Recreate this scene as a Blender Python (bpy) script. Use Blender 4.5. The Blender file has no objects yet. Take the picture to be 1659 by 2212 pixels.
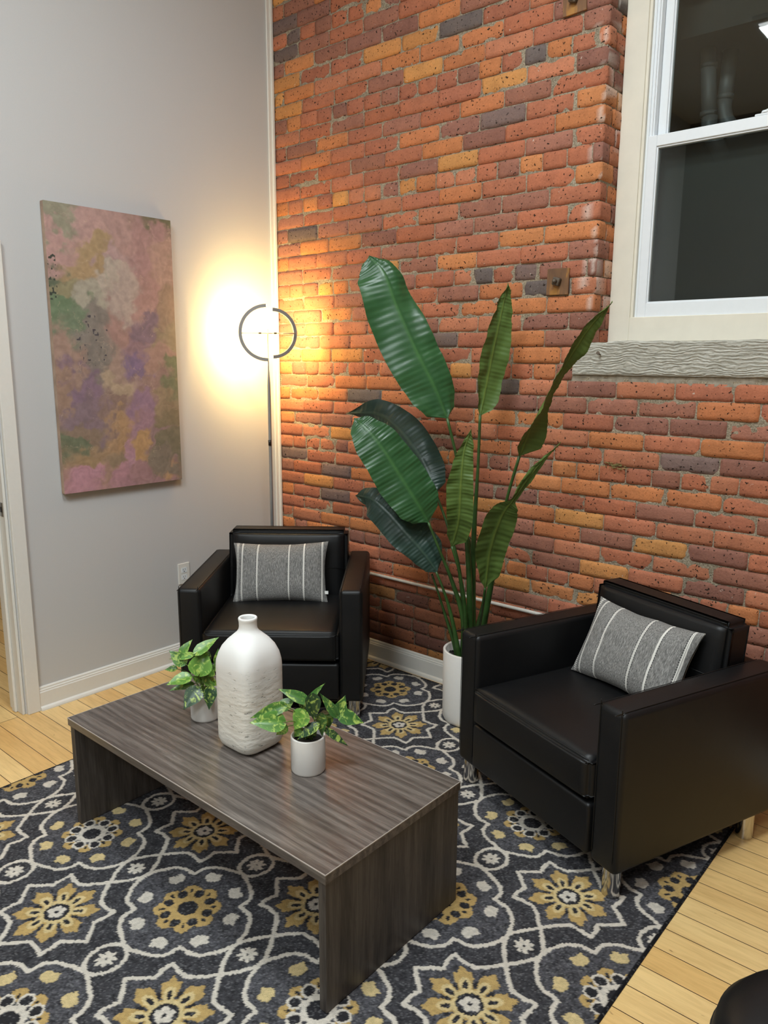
import bpy, bmesh, math, random
import numpy as np
from mathutils import Vector, Matrix, noise
random.seed(7)
rng = np.random.default_rng(7)
scene = bpy.context.scene
COL = scene.collection
PI = math.pi

# ------------------------------------------------------------------ camera
F, PITCH, ROLL, YAW = 1655.245, 0.193547, 0.005541, 0.710788
CAM = Vector((3.48861, -3.08403, 1.65))
fw = Vector((-math.sin(YAW)*math.cos(PITCH), math.cos(YAW)*math.cos(PITCH), -math.sin(PITCH)))
rt = Vector((math.cos(YAW), math.sin(YAW), 0))
up = rt.cross(fw)
r2 = rt*math.cos(ROLL) + up*math.sin(ROLL)
u2 = -rt*math.sin(ROLL) + up*math.cos(ROLL)
cd = bpy.data.cameras.new('camera'); cam = bpy.data.objects.new('camera', cd); COL.objects.link(cam)
M = Matrix((r2, u2, -fw)).transposed().to_4x4(); M.translation = CAM
cam.matrix_world = M
cd.sensor_fit = 'HORIZONTAL'; cd.sensor_width = 36.0; cd.lens = 36.0*F/1659.0
cd.clip_start = 0.02; cd.clip_end = 60
scene.camera = cam

# ------------------------------------------------------------------ light and exposure
world = bpy.data.worlds.new('night'); scene.world = world; world.use_nodes = True
world.node_tree.nodes['Background'].inputs[0].default_value = (0.25, 0.32, 0.42, 1)
world.node_tree.nodes['Background'].inputs[1].default_value = 0.02
scene.view_settings.view_transform = 'Standard'
scene.view_settings.look = 'None'
scene.view_settings.exposure = -0.24
scene.view_settings.gamma = 1.0
scene.view_settings.use_curve_mapping = False
CEIL = 4.30
CEILING_W = 84.0       # watts of each ceiling panel
STRIP_E = 420.0         # emission of the floor lamp's strips
PANELS = [(2.45, -1.95), (1.96, -3.65), (3.4, -5.2)]
for (x, y) in PANELS:
    l = bpy.data.lights.new('ceiling_panel_light', 'AREA'); l.shape = 'RECTANGLE'; l.size = 1.15; l.size_y = 0.55
    l.energy = CEILING_W; l.color = (0.86, 0.96, 1.0)
    o = bpy.data.objects.new('ceiling_panel_light', l); o.location = (x, y, CEIL-0.075); COL.objects.link(o)

# ------------------------------------------------------------------ helpers
def props(o, label=None, cat=None, group=None, kind=None):
    if label: o['label'] = label
    if cat: o['category'] = cat
    if group: o['group'] = group
    if kind: o['kind'] = kind
    return o

def link(name, me, mat=None, parent=None, smooth=False):
    o = bpy.data.objects.new(name, me); COL.objects.link(o)
    if mat is not None:
        for m in (mat if isinstance(mat, (list, tuple)) else [mat]): me.materials.append(m)
    if smooth: me.polygons.foreach_set('use_smooth', [True]*len(me.polygons))
    if parent is not None: o.parent = parent
    return o

def from_bm(name, bm, mat=None, parent=None, smooth=False):
    me = bpy.data.meshes.new(name); bm.to_mesh(me); bm.free()
    return link(name, me, mat, parent, smooth)

def empty(name, loc, rz=0, label=None, cat=None, group=None, kind=None):
    o = bpy.data.objects.new(name, None); COL.objects.link(o); o.empty_display_size = .1
    o.location = loc; o.rotation_euler = (0, 0, rz)
    return props(o, label, cat, group, kind)

def bbox(bm, a, b, bev=0, seg=2):
    r = bmesh.ops.create_cube(bm, size=1)
    vs = r['verts']
    for v in vs:
        v.co = Vector([(a[i]+b[i])/2 + v.co[i]*(b[i]-a[i]) for i in range(3)])
    if bev > 0:
        es = list({e for v in vs for e in v.link_edges})
        bmesh.ops.bevel(bm, geom=es, offset=bev, segments=seg, profile=0.5, affect='EDGES')
    return vs

def box(name, a, b, mat, parent=None, bev=0, seg=2, smooth=False):
    bm = bmesh.new(); bbox(bm, a, b, bev, seg)
    return from_bm(name, bm, mat, parent, smooth)

def ring_frame(pts, i):
    n = len(pts)
    t = (pts[min(i+1, n-1)] - pts[max(i-1, 0)]).normalized()
    return t

def tube_bm(bm, pts, rad, seg=10, cap=True):
    pts = [Vector(p) for p in pts]; n = len(pts)
    rads = rad if isinstance(rad, (list, tuple)) else [rad]*n
    t0 = ring_frame(pts, 0)
    a = Vector((0, 0, 1)) if abs(t0.z) < .9 else Vector((1, 0, 0))
    nrm = t0.cross(a).normalized(); rings = []
    for i in range(n):
        t = ring_frame(pts, i); nrm = (nrm - t*nrm.dot(t)).normalized(); bn = t.cross(nrm)
        rings.append([bm.verts.new(pts[i] + (nrm*math.cos(2*PI*k/seg) + bn*math.sin(2*PI*k/seg))*rads[i]) for k in range(seg)])
    for i in range(n-1):
        for k in range(seg):
            bm.faces.new((rings[i][k], rings[i][(k+1) % seg], rings[i+1][(k+1) % seg], rings[i+1][k]))
    if cap:
        bm.faces.new(rings[0][::-1]); bm.faces.new(rings[-1])

def tube(name, pts, rad, mat, parent=None, seg=10, smooth=True):
    bm = bmesh.new(); tube_bm(bm, pts, rad, seg)
    bmesh.ops.recalc_face_normals(bm, faces=bm.faces)
    return from_bm(name, bm, mat, parent, smooth)

def lathe_bm(bm, prof, seg=48, c=(0, 0)):
    rings = []
    for r, z in prof:
        if r < 1e-6: rings.append([bm.verts.new((c[0], c[1], z))])
        else: rings.append([bm.verts.new((c[0]+r*math.cos(2*PI*k/seg), c[1]+r*math.sin(2*PI*k/seg), z)) for k in range(seg)])
    for A, B in zip(rings, rings[1:]):
        for k in range(seg):
            k2 = (k+1) % seg
            if len(A) == 1 and len(B) == 1: continue
            if len(A) == 1: bm.faces.new((A[0], B[k2], B[k]))
            elif len(B) == 1: bm.faces.new((A[k], A[k2], B[0]))
            else: bm.faces.new((A[k], A[k2], B[k2], B[k]))

def lathe(name, prof, mat, parent=None, seg=48, c=(0, 0), smooth=True):
    bm = bmesh.new(); lathe_bm(bm, prof, seg, c)
    bmesh.ops.recalc_face_normals(bm, faces=bm.faces)
    return from_bm(name, bm, mat, parent, smooth)

def spline(pts, n):
    P = [Vector(p) for p in pts]; P = [P[0]*2-P[1]] + P + [P[-1]*2-P[-2]]
    out = []; m = len(P)-3
    for i in range(n+1):
        s = i/n*m; k = min(int(s), m-1); t = s-k
        a, b, c, d = P[k:k+4]
        out.append(0.5*((2*b) + (c-a)*t + (2*a-5*b+4*c-d)*t*t + (3*b-a-3*c+d)*t**3))
    return out

def grid_mesh(name, nx, ny, coords, mat, parent=None, smooth=True, colors=None):
    """coords: array (ny,nx,3)"""
    me = bpy.data.meshes.new(name)
    v = np.asarray(coords, dtype=np.float32).reshape(-1, 3)
    me.vertices.add(len(v)); me.vertices.foreach_set('co', v.ravel())
    i = np.arange((ny-1)*(nx-1)); r = i//(nx-1); c = i % (nx-1); a = r*nx+c
    q = np.stack([a, a+1, a+nx+1, a+nx], 1).astype(np.int32)
    me.loops.add(q.size); me.loops.foreach_set('vertex_index', q.ravel())
    me.polygons.add(len(q)); me.polygons.foreach_set('loop_start', np.arange(0, q.size, 4, dtype=np.int32))
    me.update(calc_edges=True)
    if colors is not None:
        ca = me.color_attributes.new('Col', 'FLOAT_COLOR', 'POINT')
        cc = np.ones((len(v), 4), np.float32); cc[:, :3] = np.asarray(colors).reshape(-1, 3)
        ca.data.foreach_set('color', cc.ravel())
    return link(name, me, mat, parent, smooth)

def smooth_noise(shape, cell, seed, octaves=1):
    """value noise on a grid; cell in samples"""
    g = np.random.default_rng(seed); out = np.zeros(shape); amp = 1; tot = 0
    for o in range(octaves):
        c = max(cell/2**o, 1.0); ny = int(shape[0]/c)+3; nx = int(shape[1]/c)+3
        R = g.random((ny, nx))
        yy = np.arange(shape[0])/c; xx = np.arange(shape[1])/c
        yi = yy.astype(int); xi = xx.astype(int); fy = yy-yi; fx = xx-xi
        fy = fy*fy*(3-2*fy); fx = fx*fx*(3-2*fx)
        a = R[yi][:, xi]; b = R[yi][:, xi+1]; c_ = R[yi+1][:, xi]; d = R[yi+1][:, xi+1]
        fy = fy[:, None]; fx = fx[None, :]
        out += amp*((a*(1-fx)+b*fx)*(1-fy) + (c_*(1-fx)+d*fx)*fy); tot += amp; amp *= .5
    return out/tot

def s2l(c):
    c = np.asarray(c, float)/255.0
    return np.where(c <= .04045, c/12.92, ((c+.055)/1.055)**2.4)
def rgb(*c): return tuple(float(v) for v in s2l(c)) + (1.0,)

# ------------------------------------------------------------------ materials
class NT:
    def __init__(s, name):
        s.m = bpy.data.materials.new(name); s.m.use_nodes = True
        s.n = s.m.node_tree.nodes; s.l = s.m.node_tree.links
        s.b = s.n['Principled BSDF']; s.out = s.n['Material Output']
    def node(s, t, **kw):
        x = s.n.new(t)
        for k, v in kw.items(): setattr(x, k, v)
        return x
    def set(s, **kw):
        for k, v in kw.items(): s.b.inputs[k.replace('_', ' ')].default_value = v
        return s
    def coord(s, kind='Object', scale=(1, 1, 1), loc=(0, 0, 0)):
        t = s.node('ShaderNodeTexCoord'); mp = s.node('ShaderNodeMapping')
        mp.inputs['Scale'].default_value = scale; mp.inputs['Location'].default_value = loc
        s.l.new(t.outputs[kind], mp.inputs[0]); return mp.outputs[0]
    def noise(s, vec, scale, detail=4, rough=.55, dist=0):
        x = s.node('ShaderNodeTexNoise'); x.inputs['Scale'].default_value = scale; x.inputs['Detail'].default_value = detail
        x.inputs['Roughness'].default_value = rough; x.inputs['Distortion'].default_value = dist
        if vec is not None: s.l.new(vec, x.inputs['Vector'])
        return x.outputs[0]
    def ramp(s, fac, stops):
        x = s.node('ShaderNodeValToRGB'); e = x.color_ramp.elements
        while len(e) < len(stops): e.new(0.5)
        for i, (p, c) in enumerate(stops):
            e[i].position = p; e[i].color = c if len(c) == 4 else (*c, 1)
        s.l.new(fac, x.inputs[0]); return x.outputs[0]
    def mix(s, fac, a, b, mode='MIX'):
        x = s.node('ShaderNodeMix', data_type='RGBA', blend_type=mode)
        for inp, v in ((x.inputs[0], fac), (x.inputs[6], a), (x.inputs[7], b)):
            if hasattr(v, 'is_linked') or hasattr(v, 'links'): s.l.new(v, inp)
            else: inp.default_value = v
        return x.outputs[2]
    def math(s, op, a, b=0.0):
        x = s.node('ShaderNodeMath', operation=op)
        for inp, v in ((x.inputs[0], a), (x.inputs[1], b)):
            if hasattr(v, 'links'): s.l.new(v, inp)
            else: inp.default_value = v
        return x.outputs[0]
    def bump(s, h, strength=.3, dist=.002):
        x = s.node('ShaderNodeBump'); x.inputs['Strength'].default_value = strength; x.inputs['Distance'].default_value = dist
        s.l.new(h, x.inputs['Height']); s.l.new(x.outputs[0], s.b.inputs['Normal']); return x
    def base(s, c): s.l.new(c, s.b.inputs['Base Color'])

def plain(name, col, rough=.5, metal=0, noise_amt=0.04, bump=.0, nscale=60, spec=.5):
    t = NT(name); t.set(Roughness=rough, Metallic=metal); t.b.inputs['Specular IOR Level'].default_value = spec
    v = t.coord(); f = t.noise(v, nscale)
    c = np.array(col[:3])
    t.base(t.ramp(f, [(.3, tuple(c*(1-noise_amt))), (.7, tuple(c*(1+noise_amt)))]))
    if bump: t.bump(f, bump, .001)
    return t.m

M_wall = plain('grey_wall_paint', rgb(198, 198, 198), .62, noise_amt=.015, bump=.12, nscale=220)
M_walldk = plain('taupe_wall_paint', rgb(128, 124, 120), .7, noise_amt=.015)
M_ceil = plain('ceiling_paint', rgb(225, 222, 215), .8)
M_trim = plain('white_trim_paint', rgb(226, 224, 218), .38, noise_amt=.012)
M_cream = plain('cream_casing_paint', rgb(228, 221, 205), .42, noise_amt=.03, nscale=14)
M_vinyl = plain('white_window_vinyl', rgb(232, 235, 238), .3, noise_amt=.01)
M_chrome = plain('polished_chrome', (.58, .56, .53), .16, 1.0, noise_amt=.01)
M_iron = plain('dark_iron', rgb(96, 84, 72), .6, .4, noise_amt=.3, nscale=90)
M_steel = plain('brushed_steel', (.45, .44, .42), .3, 1.0)
M_pot = plain('white_glazed_pot', rgb(226, 222, 216), .28, noise_amt=.01)
M_soil = plain('dark_soil', (.012, .010, .009), .95, noise_amt=.6, bump=1.0, nscale=120)
M_stem = plain('green_stalk', rgb(48, 78, 34), .4, noise_amt=.35, nscale=18)
M_stem2 = plain('thin_green_stem', rgb(92, 120, 52), .5, noise_amt=.2, nscale=40)
M_lampmetal = plain('lamp_metal', rgb(168, 166, 162), .4, .5, noise_amt=.01)
M_black = plain('black_plastic', (.01, .01, .01), .4)
M_seam = plain('black_seam', (.006, .006, .006), .5)
M_pipe = plain('painted_pipe', rgb(214, 210, 202), .3, noise_amt=.08, nscale=30)
M_cfix = plain('fixture_housing', rgb(235, 235, 232), .4)
M_concrete = plain('rough_concrete', rgb(150, 140, 124), .92, noise_amt=.25, bump=.9, nscale=45)
M_night = plain('night_facade', (.03, .031, .032), .9, noise_amt=.3, nscale=3)
M_gutter = plain('grey_downspout', (.13, .13, .135), .5, noise_amt=.1, nscale=20)

def emis(name, col, s):
    t = NT(name); t.set(Roughness=.6); t.b.inputs['Base Color'].default_value = (.8, .8, .8, 1)
    t.b.inputs['Emission Color'].default_value = (*col, 1); t.b.inputs['Emission Strength'].default_value = s
    return t.m
M_panel = emis('lit_ceiling_diffuser', (.95, .98, 1), 5.0)
M_led = emis('warm_led_strip', (1, .70, .26), STRIP_E)

def leather():
    t = NT('black_leather'); t.set(Roughness=.47); t.b.inputs['Specular IOR Level'].default_value = .40
    v = t.coord(); vo = t.node('ShaderNodeTexVoronoi'); vo.inputs['Scale'].default_value = 420; t.l.new(v, vo.inputs['Vector'])
    n = t.noise(v, 6, 3)
    t.base(t.ramp(n, [(.3, (.0045, .0045, .005)), (.7, (.0075, .0075, .008))]))
    h = t.math('ADD', t.math('MULTIPLY', vo.outputs['Distance'], .25), t.math('MULTIPLY', n, 3.0))
    t.bump(h, .10, .004)
    return t.m
M_leather = leather()

def brick_mat():
    t = NT('old_clay_brick'); t.set(Roughness=.86); t.b.inputs['Specular IOR Level'].default_value = .25
    a = t.node('ShaderNodeVertexColor', layer_name='Col')
    v = t.coord()
    big = t.noise(v, 14, 5, .65); fine = t.noise(v, 130, 4, .6)
    pit = t.noise(v, 85, 2, .5)
    c = t.mix(.55, a.outputs[0], t.ramp(big, [(.3, (.70, .66, .66)), (.5, (1, 1, 1)), (.72, (1.22, 1.12, 1.02))]), 'MULTIPLY')
    c = t.mix(.5, c, t.ramp(fine, [(.25, (.7, .7, .7)), (.7, (1.2, 1.2, 1.2))]), 'MULTIPLY')
    p = t.ramp(pit, [(.30, (1, 1, 1)), (.35, (0, 0, 0))])
    c = t.mix(p, c, (.03, .018, .012, 1))
    w = t.noise(v, 48, 2, .5, 1.2)
    c = t.mix(t.ramp(w, [(.735, (0, 0, 0)), (.77, (.7, .7, .7))]), c, (.62, .56, .48, 1))
    t.base(c)
    h = t.math('SUBTRACT', t.math('MULTIPLY', fine, .8), t.math('MULTIPLY', p, 1.4))
    t.bump(h, .8, .0035)
    return t.m
M_brick = brick_mat()

def mortar_mat():
    t = NT('sandy_mortar'); t.set(Roughness=.95); t.b.inputs['Specular IOR Level'].default_value = .2
    v = t.coord(); f = t.noise(v, 150, 5, .7); g = t.noise(v, 9, 4)
    c = t.ramp(f, [(.3, rgb(112, 100, 84)), (.5, rgb(168, 154, 132)), (.72, rgb(214, 202, 180))])
    c = t.mix(.6, c, t.ramp(g, [(.35, (.62, .6, .58)), (.6, (1, 1, 1))]), 'MULTIPLY')
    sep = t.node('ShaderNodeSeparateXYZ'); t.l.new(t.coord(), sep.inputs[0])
    c = t.mix(1.0, c, t.ramp(sep.outputs[2], [(.485, (.5, .45, .42)), (.495, (1, 1, 1))]), 'MULTIPLY')  # mortar is darker low on the wall
    t.base(c); t.bump(f, 1.0, .006)
    return t.m
M_mortar = mortar_mat()

def floor_mat():
    t = NT('maple_strip_floor'); t.set(Roughness=.3); t.b.inputs['Specular IOR Level'].default_value = .45
    v = t.coord('Object')
    def br(c1, c2, mort, ms):
        b = t.node('ShaderNodeTexBrick'); b.offset = .37; b.offset_frequency = 2; b.squash = 1
        b.inputs['Scale'].default_value = 1.0; b.inputs['Brick Width'].default_value = 1.27; b.inputs['Row Height'].default_value = .0925
        b.inputs['Mortar Size'].default_value = ms; b.inputs['Mortar Smooth'].default_value = .3; b.inputs['Bias'].default_value = 0
        b.inputs['Color1'].default_value = c1; b.inputs['Color2'].default_value = c2; b.inputs['Mortar'].default_value = mort
        t.l.new(v, b.inputs['Vector']); return b
    b = br(rgb(238, 204, 142), rgb(224, 180, 112), rgb(60, 38, 20), .0016)
    v2 = t.coord('Object', (1.2, 14, 1)); g = t.noise(v2, 6, 6, .6, .6)
    v3 = t.coord('Object', (.6, 3, 1)); g2 = t.noise(v3, 3, 4, .6, 1.0)
    c = t.mix(.75, b.outputs[0], t.ramp(g, [(.3, (.80, .76, .70)), (.55, (1, 1, 1)), (.75, (1.06, 1.04, 1.0))]), 'MULTIPLY')
    c = t.mix(.7, c, t.ramp(g2, [(.3, (.84, .78, .72)), (.6, (1, 1, 1))]), 'MULTIPLY')
    sp = t.noise(t.coord('Object', (2, 5, 1)), 14, 2, .5)
    c = t.mix(t.ramp(sp, [(.72, (0, 0, 0)), (.8, (.6, .6, .6))]), c, rgb(120, 78, 40))
    t.base(c)
    h = t.math('ADD', t.math('MULTIPLY', b.outputs['Fac'], -1.0), t.math('MULTIPLY', g, .12))
    t.bump(h, .5, .002)
    return t.m
M_floor = floor_mat()

def woodgrain(name, cols, sc=(1.3, 26, 26), rough=.36):
    t = NT(name); t.set(Roughness=rough); t.b.inputs['Specular IOR Level'].default_value = .5
    v = t.coord('Object', sc)
    g = t.noise(v, 5, 8, .68, 1.1); g2 = t.noise(t.coord('Object', (sc[0]*.5, sc[1]*.28, sc[2]*.28)), 2.2, 4, .55, 2.2)
    w = t.node('ShaderNodeTexWave'); w.wave_type = 'BANDS'; w.bands_direction = 'Y' if sc[1] > sc[0] else 'X'
    w.inputs['Scale'].default_value = 1.1; w.inputs['Distortion'].default_value = 9; w.inputs['Detail'].default_value = 4; w.inputs['Detail Scale'].default_value = 1.4
    t.l.new(t.coord('Object', (sc[0]*.55, sc[1]*.35, sc[2]*.35)), w.inputs['Vector'])
    f = t.math('ADD', t.math('MULTIPLY', g, .55), t.math('ADD', t.math('MULTIPLY', g2, .33), t.math('MULTIPLY', w.outputs[1], .12)))
    t.base(t.ramp(f, [(.36, cols[0]), (.47, cols[1]), (.55, cols[2]), (.66, cols[3])]))
    t.bump(f, .12, .001)
    return t.m
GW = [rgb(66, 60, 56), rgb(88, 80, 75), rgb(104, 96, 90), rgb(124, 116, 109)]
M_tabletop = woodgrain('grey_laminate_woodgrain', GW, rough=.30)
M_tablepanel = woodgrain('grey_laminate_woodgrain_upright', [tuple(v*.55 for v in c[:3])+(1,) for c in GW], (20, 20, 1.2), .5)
M_edge = plain('pale_edge_band', rgb(176, 168, 160), .35, noise_amt=.05)

def beam_mat():
    t = NT('weathered_grey_timber'); t.set(Roughness=.9)
    v = t.coord('Object', (1.6, 1, 16)); f = t.noise(v, 9, 6, .65, 1.6)
    w = t.node('ShaderNodeTexWave'); w.wave_type = 'BANDS'; w.bands_direction = 'Z'
    w.inputs['Scale'].default_value = 26; w.inputs['Distortion'].default_value = 18; w.inputs['Detail'].default_value = 5; w.inputs['Detail Scale'].default_value = .6
    t.l.new(t.coord('Object', (.55, 1, 1)), w.inputs['Vector'])
    c = t.ramp(f, [(.3, rgb(150, 144, 130)), (.5, rgb(196, 192, 180)), (.7, rgb(218, 214, 204))])
    c = t.mix(.45, c, t.ramp(w.outputs[1], [(0.0, (.6, .58, .54)), (.5, (1, 1, 1))]), 'MULTIPLY')
    t.base(c)
    t.bump(t.math('ADD', t.math('MULTIPLY', w.outputs[1], .6), t.math('MULTIPLY', f, 1.0)), .9, .006)
    return t.m
M_beam = beam_mat()

def rust_mat():
    t = NT('rusted_steel_plate'); t.set(Roughness=.6, Metallic=.25)
    v = t.coord('Object', (14, 14, 4)); f = t.noise(v, 1.4, 4, .5)
    t.base(t.ramp(f, [(.36, rgb(104, 76, 56)), (.53, rgb(128, 92, 62)), (.58, rgb(166, 116, 58)), (.70, rgb(176, 130, 66))]))
    t.bump(t.noise(t.coord(), 160, 3), .4, .001)
    return t.m
M_rust = rust_mat()

def vcol_mat(name, rough=.9, bumpscale=0, bstr=.3, spec=.3, layer='Col', bdist=.002):
    t = NT(name); t.set(Roughness=rough); t.b.inputs['Specular IOR Level'].default_value = spec
    a = t.node('ShaderNodeVertexColor', layer_name=layer); t.base(a.outputs[0])
    if bumpscale: t.bump(t.noise(t.coord(), bumpscale, 3), bstr, bdist)
    return t.m
M_rug = vcol_mat('woven_rug_pile', .95, 420, .9, .1, bdist=.004)
M_canvas = vcol_mat('painted_canvas', .5, 700, .25, .4)
M_leaf = None

def leaf_mat(name, c1, c2, rough, rib):
    t = NT(name); t.set(Roughness=rough); t.b.inputs['Specular IOR Level'].default_value = .5
    a = t.node('ShaderNodeVertexColor', layer_name='Col'); 
    n = t.noise(t.coord(), 7, 4)
    c = t.mix(n, c1, c2)
    c = t.mix(.9, c, a.outputs[0], 'MULTIPLY')
    t.base(c); return t.m
M_leafA = leaf_mat('broad_leaf_front', rgb(30, 66, 36), rgb(56, 100, 56), .36, 1)
M_leafB = leaf_mat('broad_leaf_back', rgb(74, 98, 44), rgb(92, 118, 54), .5, 1)
M_leafC = leaf_mat('dark_blue_green_leaf', rgb(26, 48, 40), rgb(44, 70, 60), .40, 1)

def pothos_mat():
    t = NT('variegated_pothos_leaf'); t.set(Roughness=.34)
    a = t.node('ShaderNodeVertexColor', layer_name='Col'); v = t.coord()
    n = t.noise(v, 42, 3, .5, 1.8)
    c = t.mix(t.ramp(n, [(.51, (0, 0, 0)), (.63, (.75, .75, .75))]), a.outputs[0], rgb(176, 198, 96))
    t.base(c); return t.m
M_pothos = pothos_mat()

def ceramic_mat():
    t = NT('rough_white_ceramic'); t.set(Roughness=.62); v = t.coord('Object')
    f = t.noise(t.coord('Object', (9, 9, 26)), 4, 4, .6)
    sep = t.node('ShaderNodeSeparateXYZ'); t.l.new(v, sep.inputs[0])
    low = t.ramp(sep.outputs[2], [(.18, (1, 1, 1)), (.31, (0, 0, 0))])
    spots = t.ramp(f, [(.63, (0, 0, 0)), (.70, (1, 1, 1))])
    m = t.math('MULTIPLY', low, spots)
    c = t.mix(m, t.mix(low, rgb(234, 233, 230), rgb(230, 225, 214)), rgb(186, 178, 164))
    t.base(c)
    n2 = t.noise(t.coord('Object', (1, 1, 2.4)), 26, 4, .5)
    h = t.math('ADD', t.math('MULTIPLY', m, -1.0), t.math('MULTIPLY', t.math('MULTIPLY', n2, low), .7))
    t.bump(h, 1.0, .004)
    return t.m
M_vase = ceramic_mat()

def glass_mat():
    t = NT('window_glass'); t.set(Roughness=.02); 
    tr = t.node('ShaderNodeBsdfTransparent'); gl = t.node('ShaderNodeBsdfGlossy'); gl.inputs['Roughness'].default_value = .015
    fr = t.node('ShaderNodeFresnel'); fr.inputs[0].default_value = 1.5
    mx = t.node('ShaderNodeMixShader'); tr.inputs[0].default_value = (.86, .9, .88, 1)
    t.l.new(t.math('ADD', t.math('MULTIPLY', fr.outputs[0], 1.5), .02), mx.inputs[0])
    t.l.new(tr.outputs[0], mx.inputs[1]); t.l.new(gl.outputs[0], mx.inputs[2])
    t.l.new(mx.outputs[0], t.out.inputs[0]); return t.m
M_glass = glass_mat()

def screen_mat():
    t = NT('insect_screen_mesh'); tr = t.node('ShaderNodeBsdfTransparent')
    t.set(Roughness=.9); t.b.inputs['Base Color'].default_value = (.10, .105, .10, 1)
    mx = t.node('ShaderNodeMixShader'); mx.inputs[0].default_value = .6
    t.l.new(tr.outputs[0], mx.inputs[1]); t.l.new(t.b.outputs[0], mx.inputs[2]); t.l.new(mx.outputs[0], t.out.inputs[0]); return t.m
M_screen = screen_mat()

# ------------------------------------------------------------------ setting: floor, walls, ceiling
XR, YB = 5.4, -5.8
box('floor', (-3.6, YB, -.12), (XR+.2, .3, 0), M_floor)
props(bpy.data.objects['floor'], 'pale maple strip floor', kind='structure')
props(box('ceiling', (-3.6, YB, CEIL), (XR+.2, 1.5, CEIL+.1), M_ceil), 'white ceiling', kind='structure')
props(box('wall_right', (XR, YB, 0), (XR+.15, .02, CEIL), M_walldk), 'light grey wall at the right of the room', kind='structure')
props(box('wall_back', (-3.6, YB-.15, 0), (XR+.15, YB, CEIL), M_walldk), 'light grey wall behind the camera', kind='structure')
# left wall with a door opening (y from -2.55 to -1.64)
bm = bmesh.new()
bbox(bm, (-.13, -1.627, 0), (0, .28, CEIL)); bbox(bm, (-.13, YB, 0), (0, -2.553, CEIL)); bbox(bm, (-.13, -2.553, 2.081), (0, -1.627, CEIL))
props(from_bm('wall_left', bm, M_wall), 'pale grey painted wall', kind='structure')
props(box('wall_hallway', (-3.6, YB, 0), (-3.45, .3, CEIL), M_wall), 'grey wall of the room beyond the doorway', kind='structure')
props(box('wall_hallway_end', (-3.45, .12, 0), (-.13, .28, CEIL), M_wall), 'grey end wall beyond the doorway', kind='structure')
l = bpy.data.lights.new('hallway_light', 'AREA'); l.size = .6; l.energy = 30; l.color = (1, .9, .78)
o = bpy.data.objects.new('hallway_light', l); o.location = (-1.7, -1.6, CEIL-.1); COL.objects.link(o)

# corner trim strip on the left wall
bm = bmesh.new(); bbox(bm, (0, -.040, .115), (.010, 0, CEIL), .002, 1); bbox(bm, (0, -.018, .115), (.018, 0, CEIL), .004, 2)
props(from_bm('trim_1', bm, M_trim), 'white vertical trim strip in the corner', kind='structure')

def extrude_profile(prof, p0, p1, out):
    """prof: (d,z) points, d measured along 'out' from the wall line p0-p1"""
    bm = bmesh.new(); p0 = Vector(p0); p1 = Vector(p1); out = Vector(out)
    A = [bm.verts.new(p0+out*d+Vector((0, 0, z))) for d, z in prof]; B = [bm.verts.new(p1+out*d+Vector((0, 0, z))) for d, z in prof]
    n = len(prof)
    for i in range(n):
        bm.faces.new((A[i], A[(i+1) % n], B[(i+1) % n], B[i]))
    bm.faces.new(A[::-1]); bm.faces.new(B); bmesh.ops.recalc_face_normals(bm, faces=bm.faces)
    return bm
BP = [(0, 0), (.030, 0), (.030, .006), (.026, .014), (.016, .020), (.016, .088), (.013, .092), (.013, .098), (.009, .103), (.009, .109), (.004, .115), (0, .115)]
props(from_bm('baseboard_left', extrude_profile(BP, (0, 0, 0), (0, -1.562, 0), (1, 0, 0)), M_trim), 'white moulded baseboard under the grey wall', kind='structure')
props(from_bm('baseboard_brick', extrude_profile(BP, (0.0, -.006, 0), (XR, -.006, 0), (0, -1, 0)), M_trim), 'white moulded baseboard under the brick wall', kind='structure')

# door opening: casing, jamb, stop, strike plate
dr = empty('door_1', (0, -1.62, 0), 0, 'white doorway casing at the left edge', None, None, 'structure')
def dpart(name, a, b, mat=M_trim, bev=.002):
    a = (a[0], a[1]+1.62, a[2]); b = (b[0], b[1]+1.62, b[2]); return box(name, a, b, mat, dr, bev, 1)
dpart('casing', (0, -1.622, 0), (.02, -1.562, 2.15))
dpart('head_casing', (0, -2.62, 2.09), (.02, -1.622, 2.15))
dpart('casing', (0, -2.62, 0), (.02, -2.56, 2.09))
dpart('jamb', (-.135, -1.64, 0), (-.001, -1.628, 2.08))
dpart('head_jamb', (-.135, -2.55, 2.068), (-.001, -1.64, 2.08))
dpart('jamb', (-.135, -2.552, 0), (-.001, -2.54, 2.068))
dpart('door_stop', (-.088, -1.653, 0), (-.052, -1.640, 2.068), bev=.004)
sp = dpart('strike_plate', (-.046, -1.6425, .955), (-.012, -1.640, 1.02), M_steel, .001)
bm = bmesh.new(); bbox(bm, (-.036, -.0235, .975), (-.022, -.0224, 1.0)); from_bm('latch_hole', bm, M_black, sp)

# ------------------------------------------------------------------ brick wall
headers = [(4.371, 'h'), (3.351, 'h'), (2.921, 'h'), (2.491, 'h'), (2.042, 'h'), (1.611, 'h'), (1.185, 'h'), (.685, 'h'), (.257, 'h')]
rows = []   # (z centre, height, kind, index)
HZ = [3.351, 2.921, 2.491, 2.042, 1.611, 1.185, .685, .257]
NS = [6, 6, 6, 6, 6, 7, 6]
z = 3.351; idx = 0
for up_ in range(6, 0, -1): rows.append((3.351+up_*.0717, .0717, 's', -up_))
for k in range(len(HZ)-1):
    st = (HZ[k]-HZ[k+1])/NS[k]
    for j in range(NS[k]): rows.append((HZ[k]-j*st, st, 'h' if j == 0 else 's', idx)); idx += 1
for j in range(4): rows.append((.257-j*.0714, .0714, 'h' if j == 0 else 's', idx)); idx += 1
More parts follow.
